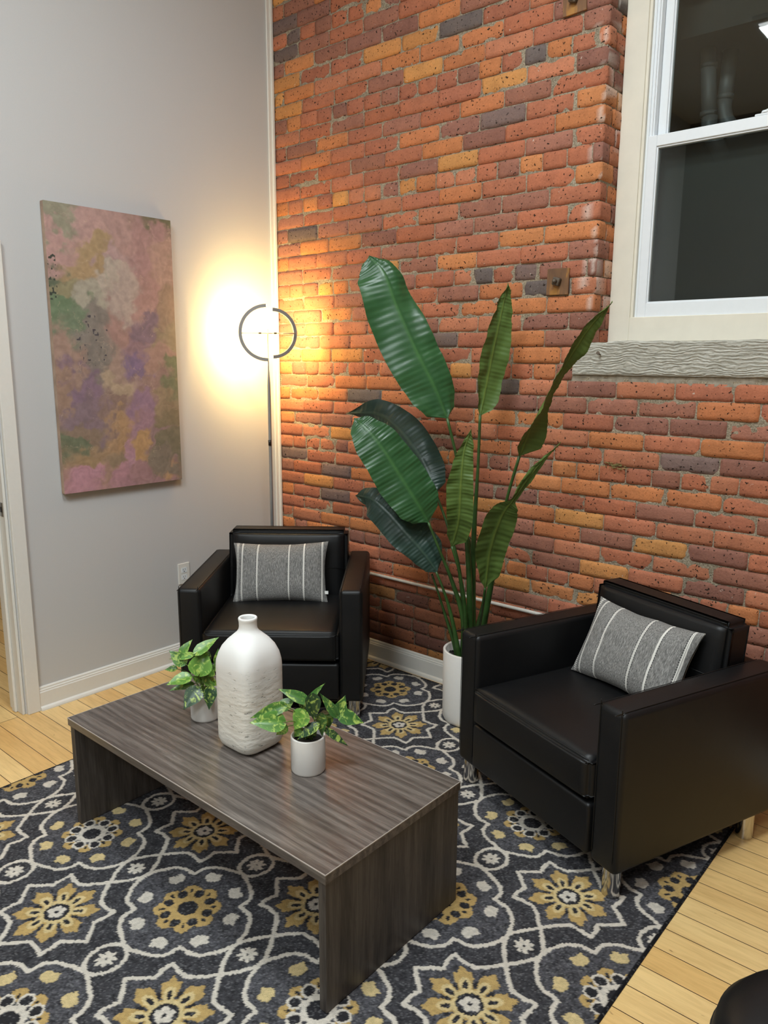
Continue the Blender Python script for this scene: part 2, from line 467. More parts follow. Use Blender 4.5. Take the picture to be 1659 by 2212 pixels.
# index of the course at z = 1.54 (joints measured at x = 1.858 + .2345 n)
ref = min(rows, key=lambda r: abs(r[0]-1.54))[3]
PAL = {'red': [(182, 114, 86), (176, 108, 80), (186, 120, 90), (170, 106, 82)], 'orange': [(198, 130, 84), (194, 124, 80), (190, 120, 80)],
       'ochre': [(204, 144, 86), (198, 136, 82)], 'mauve': [(154, 104, 86), (146, 100, 86), (160, 108, 90)], 'dark': [(116, 98, 92), (108, 96, 92), (124, 102, 96)]}
notable = [((.155, 3.425), 'dark'), ((.153, 3.358), 'dark'), ((.125, 3.285), 'dark'), ((1.64, 2.925), 'dark'), ((1.615, 2.043), 'dark'), ((1.566, 1.534), 'dark'), ((.42, .882), 'dark'),
           ((.542, .883), 'dark'), ((.185, 1.103), 'dark'), ((2.443, 1.263), 'dark'), ((2.124, .968), 'dark'), ((.733, 1.459), 'dark'), ((.25, 2.325), 'dark'), ((2.512, 1.396), 'mauve'),
           ((1.96, 1.541), 'mauve'), ((.9, 3.05), 'orange'), ((.1, 3.05), 'ochre'), ((.35, 3.07), 'ochre'), ((.15, 2.98), 'ochre'), ((1.45, 2.85), 'ochre'), ((.6, 2.78), 'ochre')]
verts = []; faces = []; cols = []
def in_open(x0, x1, z0, z1):
    return False
def add_brick(x0, x1, z0, z1, color, y0=0.0, depth=.095, nx=8, nz=3, seed=0):
    """displaced rounded brick; front faces -y"""
    r = random.Random(seed)
    yj = r.uniform(-.003, .004) + y0; tilt = r.uniform(-.004, .004); tz = r.uniform(-.003, .003)
    base = len(verts); off = Vector((r.random()*50, r.random()*50, r.random()*50))
    chip = [r.random() for _ in range(4)]
    w = x1-x0; h = z1-z0
    for j in range(nz+1):
        for i in range(nx+1):
            u = i/nx; v = j/nz
            # grid is denser toward the edges
            uu = .5-.5*math.cos(PI*u) if nx > 3 else u
            uu = .45*uu+.55*u
            x = x0+w*uu; zz = z0+h*v
            nz1 = noise.noise(Vector((x*22, zz*22, 0))+off); nz2 = noise.noise(Vector((x*70, zz*70, 5))+off)
            edge = min(uu*w, (1-uu)*w, v*h, (1-v)*h)
            on = (i in (0, nx)) or (j in (0, nz))
            y = yj + tilt*(u-.5) + tz*(v-.5) - .0018*nz1 - .0009*nz2
            if on: y += .0030+.0015*nz1
            dx = dz = 0
            if i in (0, nx): dx = .0018*noise.noise(Vector((x*5, zz*60, 9))+off)
            if j in (0, nz): dz = .0022*noise.noise(Vector((x*32, zz*3, 3))+off)
            # round the corners
            if i in (0, nx) and j in (0, nz):
                q = (i > 0)*2+(j > 0); c = .0018+.010*max(0, chip[q]-.7)
                dx += c if i == 0 else -c; dz += c if j == 0 else -c
            verts.append((x+dx, y, zz+dz))
    W_ = nx+1
    for j in range(nz):
        for i in range(nx):
            a = base+j*W_+i; faces.append((a, a+1, a+W_+1, a+W_))
    # perimeter ring extruded back
    per = [base+i for i in range(W_)] + [base+j*W_+nx for j in range(1, nz+1)] + [base+nz*W_+i for i in range(nx-1, -1, -1)] + [base+j*W_ for j in range(nz-1, 0, -1)]
    b2 = len(verts)
    for p in per:
        x, y, zz = verts[p]; cx = (x-x0)/w-.5; cz = (zz-z0)/h-.5
        verts.append((x0+w*(cx*1.0+.5)+math.copysign(.002, cx), yj+.012, z0+h*(cz+.5)+math.copysign(.0015, cz)))
    b3 = len(verts)
    for k in range(len(per)):
        x, y, zz = verts[b2+k]; verts.append((x, y0+depth, zz))
    n = len(per)
    for k in range(n):
        k2 = (k+1) % n
        faces.append((per[k], b2+k, b2+k2, per[k2])); faces.append((b2+k, b3+k, b3+k2, b2+k2))
    col = s2l(color)
    f = r.uniform(.90, 1.10); col = col*f
    if z1 < .50: col = col*.50  # lower courses take a darker brick colour
    side = r.random() < .12
    for k in range(len(verts)-base):
        vx_, vy_, vz_ = verts[base+k]; cw = tuple(col)
        if z0 > 1.74 and 1.93 < vx_ < 2.0 and noise.noise(Vector((vx_*60, vy_*60, vz_*9))+off) > .27: cw = tuple(col*.55+s2l((225, 215, 205))*.45)
        cols.append(cw)
def pick(x, zc, r):
    for (nx_, nz_), c in notable:
        if abs(nz_-zc) < .034 and abs(nx_-x) < .075: return r.choice(PAL[c])
    v = r.random()
    warm = .20 if x < 1.9 else .12
    if v < .03: return r.choice(PAL['dark'])
    if v < .03+.24: return r.choice(PAL['mauve'])
    if v < .27+warm: return r.choice(PAL['orange'])
    if v < .27+warm+.05: return r.choice(PAL['ochre'])
    return r.choice(PAL['red'])
OX0, OX1, OZ0 = 1.987, 3.113, 1.60     # window opening (and the timber sill course)
BX0 = 1.905
def span(x0, x1, zc, h, kind, seed, fine):
    r = random.Random(seed)
    g = r.uniform(.0022, .0040)
    hz = h/2-.0026
    if x1-x0 < .03: return
    c = pick((x0+x1)/2, zc, r)
    n = max(2, int((x1-x0)/.024)) if fine else 3
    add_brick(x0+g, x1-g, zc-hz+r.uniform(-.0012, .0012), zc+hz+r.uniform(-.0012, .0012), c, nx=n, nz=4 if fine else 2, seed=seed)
sd = 1
for (zc, h, kind, ix) in rows:
    zb = zc-h/2; zt = zc+h/2
    if zt < .0: continue
    low_row = zc < .485  # courses in the darker lower part of the wall
    in_win = zc > 1.74; in_beam = (1.575 < zc <= 1.74)
    pitch = .1143 if kind == 'h' else .2345
    d = ix-ref
    start = 2.056 if kind == 'h' else (1.858 if d % 2 == 0 else 2.004-.015)
    if kind == 's': start += random.Random(ix*13+5).uniform(-.022, .022)
    x = start - pitch*math.ceil((start+.05)/pitch)
    xs = [x+pitch*i + random.Random(ix*997+i).uniform(-.006, .006) for i in range(int(6/pitch)+2)]
    segs = [(max(a, .004), min(b, XR)) for a, b in zip(xs, xs[1:]) if b > .02 and a < XR]
    for a, b in segs:
        sd += 1
        if b-a < .02: continue
        if in_win or in_beam:
            L = OX0 if in_win else BX0
            R = OX1
            if a >= L-.02 and b <= R+.02: continue
            if a < L < b:
                if L-a > .03: b = L
                else: continue
            if a < R < b:
                if b-R > .03: a = R
                else: continue
            if a >= L-.001 and b <= R+.001: continue
            # widen the brick that ends just before the corner
            if L-.035 < b < L: b = L
            if abs(b-L) < .001 and in_win:
                r_ = random.Random(sd); c = pick((a+b)/2, zc, r_)
                dp = .104 if ix % 2 else .062
                hz = h/2-.0026
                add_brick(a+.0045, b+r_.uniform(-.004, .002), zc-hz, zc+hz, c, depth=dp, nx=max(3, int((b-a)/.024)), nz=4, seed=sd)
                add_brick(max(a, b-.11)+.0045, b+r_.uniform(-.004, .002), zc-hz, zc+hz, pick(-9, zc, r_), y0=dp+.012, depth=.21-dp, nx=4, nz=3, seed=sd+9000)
                continue
        span(a, b, zc, h, kind, sd, a < 3.0)
me = bpy.data.meshes.new('wall_brick'); me.from_pydata(verts, [], faces)
ca = me.color_attributes.new('Col', 'FLOAT_COLOR', 'POINT')
cc = np.ones((len(verts), 4), np.float32); cc[:, :3] = np.array(cols, np.float32); ca.data.foreach_set('color', cc.ravel())
bmx = bmesh.new(); bmx.from_mesh(me); bmesh.ops.recalc_face_normals(bmx, faces=bmx.faces); bmx.to_mesh(me); bmx.free()
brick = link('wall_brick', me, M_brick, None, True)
props(brick, 'old orange red brick wall', kind='structure')
# mortar body, recessed behind the brick faces
MY = .0095
bm = bmesh.new()
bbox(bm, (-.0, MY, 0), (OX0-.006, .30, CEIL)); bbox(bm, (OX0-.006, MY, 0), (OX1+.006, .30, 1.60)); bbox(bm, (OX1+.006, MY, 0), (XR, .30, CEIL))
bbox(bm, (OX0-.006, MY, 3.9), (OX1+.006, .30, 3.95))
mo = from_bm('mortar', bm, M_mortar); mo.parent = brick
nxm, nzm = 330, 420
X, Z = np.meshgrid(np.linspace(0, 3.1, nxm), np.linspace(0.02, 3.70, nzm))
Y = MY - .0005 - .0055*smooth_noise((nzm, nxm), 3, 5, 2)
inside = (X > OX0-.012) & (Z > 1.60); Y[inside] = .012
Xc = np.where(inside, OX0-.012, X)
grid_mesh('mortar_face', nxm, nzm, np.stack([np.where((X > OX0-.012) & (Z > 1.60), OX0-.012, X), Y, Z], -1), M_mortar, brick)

# timber sill beam, concrete bed, nail, anchor plates, pipe
nb = 160; nzb = 24
Xb, Zb = np.meshgrid(np.linspace(1.905, 3.3, nb), np.linspace(1.600, 1.738, nzb))
top = 1.738 + .006*(smooth_noise((1, nb), 14, 3, 3)-.5)*2; top[0, :18] -= .004
Zb = 1.600 + (Zb-1.600)/(.138)*(top-1.600)
Yb = -.006 - .006*smooth_noise((nzb, nb), 5, 8, 3); Yb[0] += .006; Yb[-1] += .006; Yb[:, 0] += .006
bme = bmesh.new(); bbox(bme, (1.906, -.004, 1.600), (3.3, .155, 1.735), 0)
bo = from_bm('window_sill_beam', bme, M_beam); props(bo, 'weathered grey timber beam below the window', kind='structure')
bf = grid_mesh('beam_face', nb, nzb, np.stack([Xb, Yb, Zb], -1), M_beam, bo)
nl = empty('nail', (2.034, -.012, 1.685), 0, 'rusty nail sticking out of the weathered timber beam', 'nail')
bm = bmesh.new(); tube_bm(bm, [(0, 0, 0), (.0, -.014, .002), (.002, -.026, .006)], .0028, 8); from_bm('shank', bm, M_iron, nl)
bm = bmesh.new(); tube_bm(bm, [(.002, -.024, .0055), (.0022, -.029, .0065)], .007, 10); from_bm('head', bm, M_iron, nl)
xs = np.linspace(1.90, 3.3, 140); zs = np.linspace(1.563, 1.601, 8); Xc, Zc = np.meshgrid(xs, zs)
Yc = .002+.006*smooth_noise((8, 140), 3, 77, 2)
props(grid_mesh('trim_2', 140, 8, np.stack([Xc, Yc, Zc], -1), M_concrete), 'rough strip of concrete bedding under the timber beam', kind='structure')

def anchor(x, z, lab, rot):
    t = empty('anchor_plate', (x, -.008, z), 0, lab, 'anchor plate')
    bm = bmesh.new(); bbox(bm, (-.052, 0, -.055), (.052, .008, .055), .0015, 1)
    p = from_bm('plate', bm, M_rust, t); p.rotation_euler = (0, rot, 0)
    bm = bmesh.new(); bbox(bm, (-.017, -.020, -.017), (.017, 0, .017), .004, 2); n_ = from_bm('nut', bm, M_iron, t, True); n_.rotation_euler = (0, .3, 0)
    tube('bolt', [(0, -.018, 0), (0, -.036, -.001)], .0085, M_iron, t, 12)
    return t
anchor(1.817, 1.992, 'square rusty anchor plate with bolt, beside the lower window sash', .02)
anchor(1.834, 3.083, 'square brown anchor plate with bolt at the top edge of the brick wall', -.03)

pp = tube('pipe', [(.30, -.018, .497), (2.9, -.018, .499)], .0085, M_pipe, None, 14)
props(pp, 'thin white painted pipe running along the base of the brick wall', 'pipe')

# a scrap of dried moss in a joint
bm = bmesh.new()
for k in range(46):
    a = random.uniform(0, 2*PI); x = 2.125+random.gauss(0, .022); z_ = 1.222+random.gauss(0, .006)
    L_ = random.uniform(.006, .018); dx = math.cos(a)*L_; dz = math.sin(a)*L_*.5
    tube_bm(bm, [(x, -.004, z_), (x+dx*.5, -.010-random.random()*.004, z_+dz), (x+dx, -.006, z_+dz*.5)], .0014, 5)
props(from_bm('moss_tuft', bm, plain('dry_moss', rgb(150, 140, 90), .9, noise_amt=.3)), 'small tuft of dried yellow moss in a brick joint below the timber beam', 'moss', kind='stuff')

# ------------------------------------------------------------------ window
wn = empty('window_1', (2.55, .15, 1.737), 0, 'white double hung window in the brick wall', None, None, 'structure')
def wpart(name, a, b, mat, bev=.002, par=None):
    off = (2.55, .15, 1.737)
    return box(name, tuple(a[i]-off[i] for i in range(3)), tuple(b[i]-off[i] for i in range(3)), mat, par or wn, bev, 1)
WT = 3.55
bm = bmesh.new()
off = Vector((2.55, .15, 1.737))
def wb(a, b, bev=.002): bbox(bm, Vector(a)-off, Vector(b)-off, bev, 1)
wb((1.987, .150, 1.739), (2.080, .180, WT)); wb((3.02, .150, 1.739), (3.113, .180, WT)); wb((2.080, .1502, 1.739), (3.02, .180, 1.842)); wb((2.080, .1502, WT-.09), (3.02, .18, WT))
from_bm('casing', bm, M_cream, wn)
bm = bmesh.new(); wb((2.080, .156, 1.842), (2.092, .19, WT-.09), .001); wb((3.008, .156, 1.842), (3.02, .19, WT-.09), .001)
from_bm('inner_stop', bm, M_cream, wn)
# vinyl frame
bm = bmesh.new(); wb((2.092, .172, 1.83), (2.125, .26, WT-.09), .001); wb((2.975, .172, 1.83), (3.008, .26, WT-.09), .001); wb((2.125, .172, 1.815), (2.975, .26, 1.832), .001)
wb((2.101, .166, 1.83), (2.106, .173, WT-.1), .001); wb((2.115, .166, 1.83), (2.119, .173, WT-.1), .001)
from_bm('frame', bm, M_vinyl, wn)
def sash(x0, x1, z0, z1, st, bt, tp, y0, y1, name):
    global bm
    bm = bmesh.new()
    wb((x0, y0, z0), (x0+st, y1, z1)); wb((x1-st, y0, z0), (x1, y1, z1)); wb((x0+st, y0+.0004, z0), (x1-st, y1, z0+bt)); wb((x0+st, y0+.0004, z1-tp), (x1-st, y1, z1))
    b = .006
    wb((x0+st, y0+.006, z0+bt), (x0+st+b, y1-.004, z1-tp), .001); wb((x1-st-b, y0+.006, z0+bt), (x1-st, y1-.004, z1-tp), .001)
    wb((x0+st+b, y0+.006, z0+bt), (x1-st-b, y1-.004, z0+bt+b), .001); wb((x0+st+b, y0+.006, z1-tp-b), (x1-st-b, y1-.004, z1-tp), .001)
    s_ = from_bm(name, bm, M_vinyl, wn)
    g = wpart('glass', (x0+st, (y0+y1)/2-.002, z0+bt), (x1-st, (y0+y1)/2+.002, z1-tp), M_glass, 0, s_)
    return s_
sl = sash(2.106, 2.994, 1.832, 2.557, .037, .066, .043, .160, .196, 'lower_sash')
su = sash(2.126, 2.974, 2.520, WT-.1, .034, .043, .05, .204, .236, 'upper_sash')
wpart('insect_screen', (2.13, .250, 1.84), (2.97, .252, 2.52), M_screen, 0)
# sash lock
bm = bmesh.new(); c0 = Vector((2.545, .178, 2.557))-off
bbox(bm, c0+Vector((-.035, -.014, 0)), c0+Vector((.035, .014, .009)), .004, 2)
lathe_bm(bm, [(0, c0.z+.008), (.016, c0.z+.009), (.013, c0.z+.018), (0, c0.z+.020)], 18, (c0.x, c0.y))
tube_bm(bm, [c0+Vector((0, 0, .016)), c0+Vector((.018, -.010, .018)), c0+Vector((.034, -.018, .026)), c0+Vector((.046, -.020, .040))], [.006, .006, .0065, .008], 10)
from_bm('sash_lock', bm, M_vinyl, sl, True)
# jamb closure so that the wall has a body around the window
bm = bmesh.new()
bbox(bm, (1.90, .182, 1.60), (2.09, .28, CEIL)); bbox(bm, (3.01, .182, 1.60), (3.2, .28, CEIL)); bbox(bm, (2.09, .182, 1.60), (3.01, .28, 1.814)); bbox(bm, (1.99, .0, WT), (3.11, .28, CEIL))
props(from_bm('wall_window_surround', bm, M_concrete), 'wall body around the window', kind='structure')
# outside: night, a dark facade and two downspouts
props(box('wall_neighbouring', (.2, 1.9, 0), (5.2, 2.0, 5.5), M_night), 'dark facade across the alley outside the window', kind='structure')
props(box('ceiling_exterior_soffit', (1.2, .45, 3.0), (4.2, 1.95, 3.12), M_night), 'dark soffit outside the window', kind='structure')
def downspout(x, y, zb, zt, dx, lab):
    t = empty('downspout', (x, y, zb), 0, lab, 'downspout', 'downspouts outside the window')
    h = zt-zb
    tube('pipe_length', [(0, 0, .09), (dx*.4, 0, h*.5), (dx, 0, h)], .032, M_gutter, t, 18)
    tube('elbow', [(0, 0, .10), (.0, 0, .06), (.012, .0, .02), (.045, 0, -.03), (.07, 0, -.08)], .034, M_gutter, t, 18)
    for zz in (.10, .30): tube('coupling', [(dx*zz/h*.9, 0, zz), (dx*zz/h*.9, 0, zz+.02)], .036, M_gutter, t, 18)
downspout(2.185, .62, 2.62, 3.0, -.03, 'grey downspout seen dimly through the upper window pane, the left one of two')
downspout(2.215, .70, 2.70, 3.0, .01, 'grey downspout seen dimly through the upper window pane, the right one of two')

# ------------------------------------------------------------------ outlet
ot = empty('wall_outlet', (0, -.718, .503), 0, 'white electrical outlet plate on the grey wall behind the armchair', 'outlet')
box('plate', (0, -.036, -.058), (.006, .036, .058), M_trim, ot, .002, 2)
for s_ in (-1, 1):
    bm = bmesh.new(); bbox(bm, (.005, -.017, s_*.02-.014), (.0075, .017, s_*.02+.014), .003, 2); rc = from_bm('socket', bm, M_vinyl, ot)
    bm = bmesh.new()
    for yy in (-.007, .006): bbox(bm, (.0072, yy-.001, s_*.02-.001), (.0078, yy+.001, s_*.02+.008))
    bbox(bm, (.0072, -.0025, s_*.02-.010), (.0078, .0025, s_*.02-.005)); from_bm('slots', bm, M_black, rc)

# ------------------------------------------------------------------ painting
PY0, PY1, PZ0, PZ1 = -1.372, -.722, 1.030, 2.338
pt = empty('painting', (0, (PY0+PY1)/2, PZ0), 0, 'tall abstract canvas in pink, mauve, ochre and green on the grey wall', 'painting')
w_ = PY1-PY0; h_ = PZ1-PZ0
box('canvas_body', (.004, -w_/2, 0), (.031, w_/2, h_), plain('canvas_edge', rgb(158, 134, 116), .7, noise_amt=.25, nscale=12), pt, .002, 1)
ny, nx = 560, 280
U, V = np.meshgrid(np.linspace(0, 1, nx), np.linspace(1, 0, ny))   # V: 0 at top row of last
wx = (smooth_noise((ny, nx), 90, 11, 6)-.5)*.42 + (smooth_noise((ny, nx), 22, 12, 5)-.5)*.18
wy = (smooth_noise((ny, nx), 90, 13, 6)-.5)*.26 + (smooth_noise((ny, nx), 22, 14, 5)-.5)*.12
fx = smooth_noise((ny, nx), 34, 21, 4)
Uw = U + wx; Vw = 1-V; Vt = (V); T = (Vt) + wy     # T: 0 at top of painting when V=0
anchors = [  # u, t, sharp weight, colour
 (.10, .03, 1.3, (150, 148, 120)), (.30, .05, 1, (188, 142, 136)), (.55, .06, 1, (182, 138, 132)), (.8, .07, 1, (178, 130, 128)), (.95, .03, 1.4, (120, 118, 82)),
 (.33, .13, 1.4, (178, 146, 92)), (.25, .20, 1.3, (176, 142, 88)), (.12, .12, 1, (190, 140, 134)), (.42, .17, 1, (180, 142, 142)), (.7, .18, 1, (174, 126, 126)), (.92, .18, 1, (184, 142, 124)),
 (.04, .24, 1.3, (92, 110, 84)), (.13, .28, 1.1, (150, 142, 96)), (.40, .25, 1.1, (180, 166, 150)), (.52, .28, 1.1, (178, 156, 146)), (.3, .32, 1, (166, 160, 140)),
 (.08, .36, 1.2, (104, 138, 96)), (.16, .42, 1.2, (112, 138, 104)), (.30, .43, 1.15, (134, 126, 118)), (.75, .3, 1, (180, 130, 124)), (.92, .32, 1, (164, 132, 106)),
 (.5, .42, 1, (172, 126, 118)), (.73, .37, 1.25, (132, 104, 128)), (.68, .45, 1.1, (150, 112, 128)), (.95, .45, 1, (156, 136, 104)), (.10, .52, 1, (170, 132, 114)), (.33, .53, 1.2, (132, 124, 116)),
 (.66, .53, 1.3, (126, 100, 148)), (.5, .55, 1, (170, 138, 122)), (.9, .52, 1.1, (172, 130, 118)), (.96, .58, 1.3, (122, 130, 92)), (.2, .62, 1.3, (136, 104, 132)), (.06, .62, 1, (166, 128, 104)),
 (.45, .62, 1.05, (180, 154, 122)), (.75, .62, 1, (158, 122, 116)), (.15, .69, 1.1, (140, 112, 126)), (.4, .7, 1, (150, 118, 106)), (.65, .72, 1.2, (152, 112, 148)), (.88, .7, 1, (158, 134, 98)),
 (.1, .77, 1.0, (150, 122, 98)), (.38, .78, 1.1, (184, 140, 90)), (.06, .8, 1.2, (112, 124, 90)), (.2, .84, 1.1, (176, 138, 92)), (.45, .8, 1.2, (186, 140, 84)), (.72, .8, 1.1, (164, 118, 142)), (.92, .8, 1, (140, 124, 88)),
 (.12, .90, 1.1, (172, 136, 84)), (.35, .90, 1.0, (160, 132, 96)), (.58, .9, 1.3, (186, 126, 150)), (.73, .88, 1.3, (196, 146, 76)), (.85, .86, 1, (156, 120, 122)), (.95, .9, 1, (132, 122, 92)),
 (.15, .97, 1.3, (196, 126, 148)), (.4, .97, 1.1, (186, 122, 140)), (.65, .96, 1, (170, 118, 124)), (.85, .97, 1.2, (140, 124, 104)), (.3, .96, .9, (178, 132, 110))]
num = np.zeros((ny, nx, 3)); den = np.zeros((ny, nx))
for (u, t_, sw, c) in anchors:
    d2 = ((Uw-u)*1.0)**2 + ((T-t_)*2.0)**2
    wgt = sw/(d2+.0005)**3.4
    num += wgt[..., None]*s2l(c); den += wgt
pc = num/den[..., None]
streak = smooth_noise((ny, nx), 9, 31, 3); pc *= (.86+.28*streak)[..., None]
vein = (np.abs(fx-.5) < .006) & (smooth_noise((ny, nx), 30, 33, 2) > .55); pc[vein] = pc[vein]*.65+s2l((205, 172, 140))*.35
band = .5+.5*np.sin(46*(T*1.3+wx*1.6)+9*fx); pc *= (.93+.13*band)[..., None]
pc[(smooth_noise((ny, nx), 5, 41, 1) > .86) & (np.hypot(U-.3, (V-.46)*1.4) < .13)] = s2l((74, 72, 84))
pc[(smooth_noise((ny, nx), 4, 42, 1) > .7) & (U < .06) & (abs(V-.25) < .08)] = s2l((60, 72, 62))
Yp = -w_/2 + U*w_; Zp = h_*(1-V)
gm = pc.mean(-1, keepdims=True); pc = pc*.62 + (gm*.38)*np.array([1.10, 1.0, .92])
grid_mesh('painted_face', nx, ny, np.stack([np.full_like(U, .0322), Yp, Zp], -1), M_canvas, pt, True, pc)

# ------------------------------------------------------------------ rug
RX0, RX1, RY0, RY1 = .568, 2.826, -3.02, -.045
st = .0040
xs = np.arange(RX0, RX1, st); ys = np.arange(RY0, RY1, st); nx, ny = len(xs), len(ys)
X, Y = np.meshgrid(xs, ys)
Xd = X + (smooth_noise((ny, nx), 5, 51, 2)-.5)*.006 + (rng.random((ny, nx))-.5)*.0028
Yd = Y + (smooth_noise((ny, nx), 5, 52, 2)-.5)*.006 + (rng.random((ny, nx))-.5)*.0028
PX, PYp = .570, .5430
def cell(xc, yc):
    i = np.round((Xd-xc)/PX); j = np.round((Yd-yc)/PYp)
    return Xd-xc-i*PX, Yd-yc-j*PYp, i, j
def seg_d(px, py, a, b):
    ax, ay = a; bx, by = b; dx, dy = bx-ax, by-ay; L2 = dx*dx+dy*dy
    t = np.clip(((px-ax)*dx+(py-ay)*dy)/L2, 0, 1); return np.hypot(px-ax-t*dx, py-ay-t*dy)
def poly_d(px, py, pts):
    d = np.full(px.shape, 9.)
    for a, b in zip(pts, pts[1:]): d = np.minimum(d, seg_d(px, py, a, b))
    return d
sx, sy, si, sj = cell(1.404, -1.6330)
qx, qy, qi, qj = cell(1.119, -1.9045)
ax_, ay_ = np.abs(sx), np.abs(sy); bx_, by_ = np.abs(qx), np.abs(qy)
# folded outlines
star = [(.183, 0), (.158, .022), (.125, .052), (.132, .085), (.130, .114), (.098, .108), (.060, .110), (.030, .140), (0, .1765)]
dl = poly_d(ax_, ay_, star)
dl = np.minimum(dl, poly_d(ax_, ay_, [(0, .1765), (.030, .215), (.050, .250), (.0555, .2715)]))      # diamond sides
quat = [(.230, 0), (.222, .035), (.205, .068), (.185, .092), (.160, .106), (.137, .107), (.117, .111), (.118, .132), (.112, .154), (.092, .176), (.058, .192), (.028, .203), (0, .2125)]
dl = np.minimum(dl, poly_d(bx_, by_, quat))
cx_, cy_ = np.abs(np.abs(sx)-PX/2), np.abs(sy)
dcirc = np.abs(np.hypot(cx_/.050, cy_/.060)-1)*.054
dl = np.minimum(dl, np.where(np.hypot(cx_, cy_) < .09, dcirc, 9))
WHITE = s2l((214, 205, 192)); CREAM = s2l((214, 192, 142)); YEL = s2l((190, 160, 104)); DARK = s2l((66, 65, 68)); DK2 = s2l((48, 47, 50)); GREYF = s2l((84, 83, 87))
C = np.zeros((ny, nx, 3)); C[:] = DARK
sp_ = rng.random((ny, nx)); sp_ = .5*sp_+.5*smooth_noise((ny, nx), 2.2, 61, 1)
instar = np.maximum(ax_*.75+ay_*.75, 0) < .16
C[:] = DARK*(.30+1.35*sp_)[..., None]
def inside(px, py, poly):
    poly = [(0, 0)]+list(poly); r_ = np.zeros(px.shape, bool)
    for (x1, y1), (x2, y2) in zip(poly, poly[1:]+poly[:1]):
        if y1 == y2: continue
        r_ ^= ((y1 > py) != (y2 > py)) & (px < (x2-x1)*(py-y1)/(y2-y1)+x1)
    return r_
inner = inside(ax_, ay_, star) | inside(bx_, by_, quat)
C[inner] = (GREYF*(.15+1.45*sp_)[..., None])[inner]
def paint(mask, col, j=.42):
    C[mask] = (col*((1-j/2)+j*sp_)[..., None])[mask]
# star flower
r = np.hypot(sx, sy); th = np.arctan2(sy, sx)
c8 = np.abs(np.cos(4*th))
pet = .068 + .054*c8**.8
pet += .006*np.cos(24*th)*(c8 > .5)
gap = (np.abs(np.sin(4*th)) > .86)
m = (r < pet) & (r > .045) & ~((c8 < .34) & (r > .052))
paint(m, YEL)
a4 = (th/(PI/4)); a4 = (a4-np.round(a4))*(PI/4); al = r*np.cos(a4); ac = r*np.sin(a4)
cre = m & (np.hypot((al-.064)/.026, ac/.0165) < 1); paint(cre, CREAM)
paint(np.hypot((al-.063)/.0145, ac/.0068) < 1, DK2)
a4b = (th/(PI/4)-.5); a4b = (a4b-np.round(a4b))*(PI/4); alb = r*np.cos(a4b); acb = r*np.sin(a4b)
paint(np.hypot((alb-.068)/.011, acb/.006) < 1, DK2)
paint((r < .047) & (r > .037), CREAM*1.0); paint((r <= .037) & (r > .027), DK2)
paint(r < (.019+.009*np.abs(np.cos(2.5*th+.3))), WHITE); paint(r < .0065, DK2)
# quatrefoil flowers: two colourways in a checkerboard
q = np.hypot(qx, qy); tq = np.arctan2(qy, qx)
isA = (np.mod(qi+qj, 2) == 0)
c8q = np.abs(np.cos(4*tq))
body = q < (.084+.020*c8q)
b8 = (tq/(PI/4)); b8 = (b8-np.round(b8))*(PI/4); bl = q*np.cos(b8); bc = q*np.sin(b8)
h8 = (tq/(PI/4)-.5); h8 = (h8-np.round(h8))*(PI/4); hl = q*np.cos(h8); hc = q*np.sin(h8)
petq = body & (q > .030)
paint(petq & ~isA, YEL); paint(petq & isA & (np.hypot((bl-.083)/.023, bc/.022) < 1), YEL)
lineA = isA & (((np.hypot((hl-.067)/.023, hc/.0225) < 1) & (q > .03)) | ((q > .03) & (q < .048)))
paint(lineA, WHITE)
paint(np.hypot((hl-.067)/.0165, hc/.0155) < 1, DK2)
paint(body & (np.hypot((bl-.078)/.009, bc/.005) < 1), DK2)
paint(q < .031, DK2)
# outer petals, eight of them
tul = (np.hypot((hl-.147)/.019, hc/.0255) < 1) | ((np.abs(hl-.158) < .011) & (np.abs(np.abs(hc)-.014) < .008))
paint(tul & isA, CREAM*.96); paint(tul & ~isA, WHITE*.95)
# small flowers in circles and diamonds
for (dx_, dy_, R_) in ((np.abs(sx)-PX/2, sy, .031), (sx, np.abs(sy)-PYp/2, .030)):
    rr = np.hypot(dx_, dy_); tt = np.arctan2(dy_, dx_)
    paint(rr < R_*(.55+.45*np.abs(np.cos(4*tt))), WHITE)
    paint(rr < .004, DK2)
paint(dl < .0066, WHITE, .30)
edge = np.minimum.reduce([X-RX0, RX1-X, Y-RY0, RY1-Y]); C[edge < .012] = s2l((30, 30, 33))
fleck = (rng.random((ny, nx)) > .90) & (C.mean(-1) < .2); C[fleck] = C[fleck]*1.0+.085
lum = C.mean(-1)
Zr = .0045 + .0010*(lum > .25) + .0013*rng.random((ny, nx)) + .0007*smooth_noise((ny, nx), 8, 71, 2)
Zr[edge < .012] = .0065; Zr[edge < .004] = .002
rug = grid_mesh('rug', nx, ny, np.stack([X, Y, Zr], -1), M_rug, None, True, C)
props(rug, 'charcoal patterned rug with cream lattice and golden flowers on the wood floor', 'rug')
RUGZ = .0072

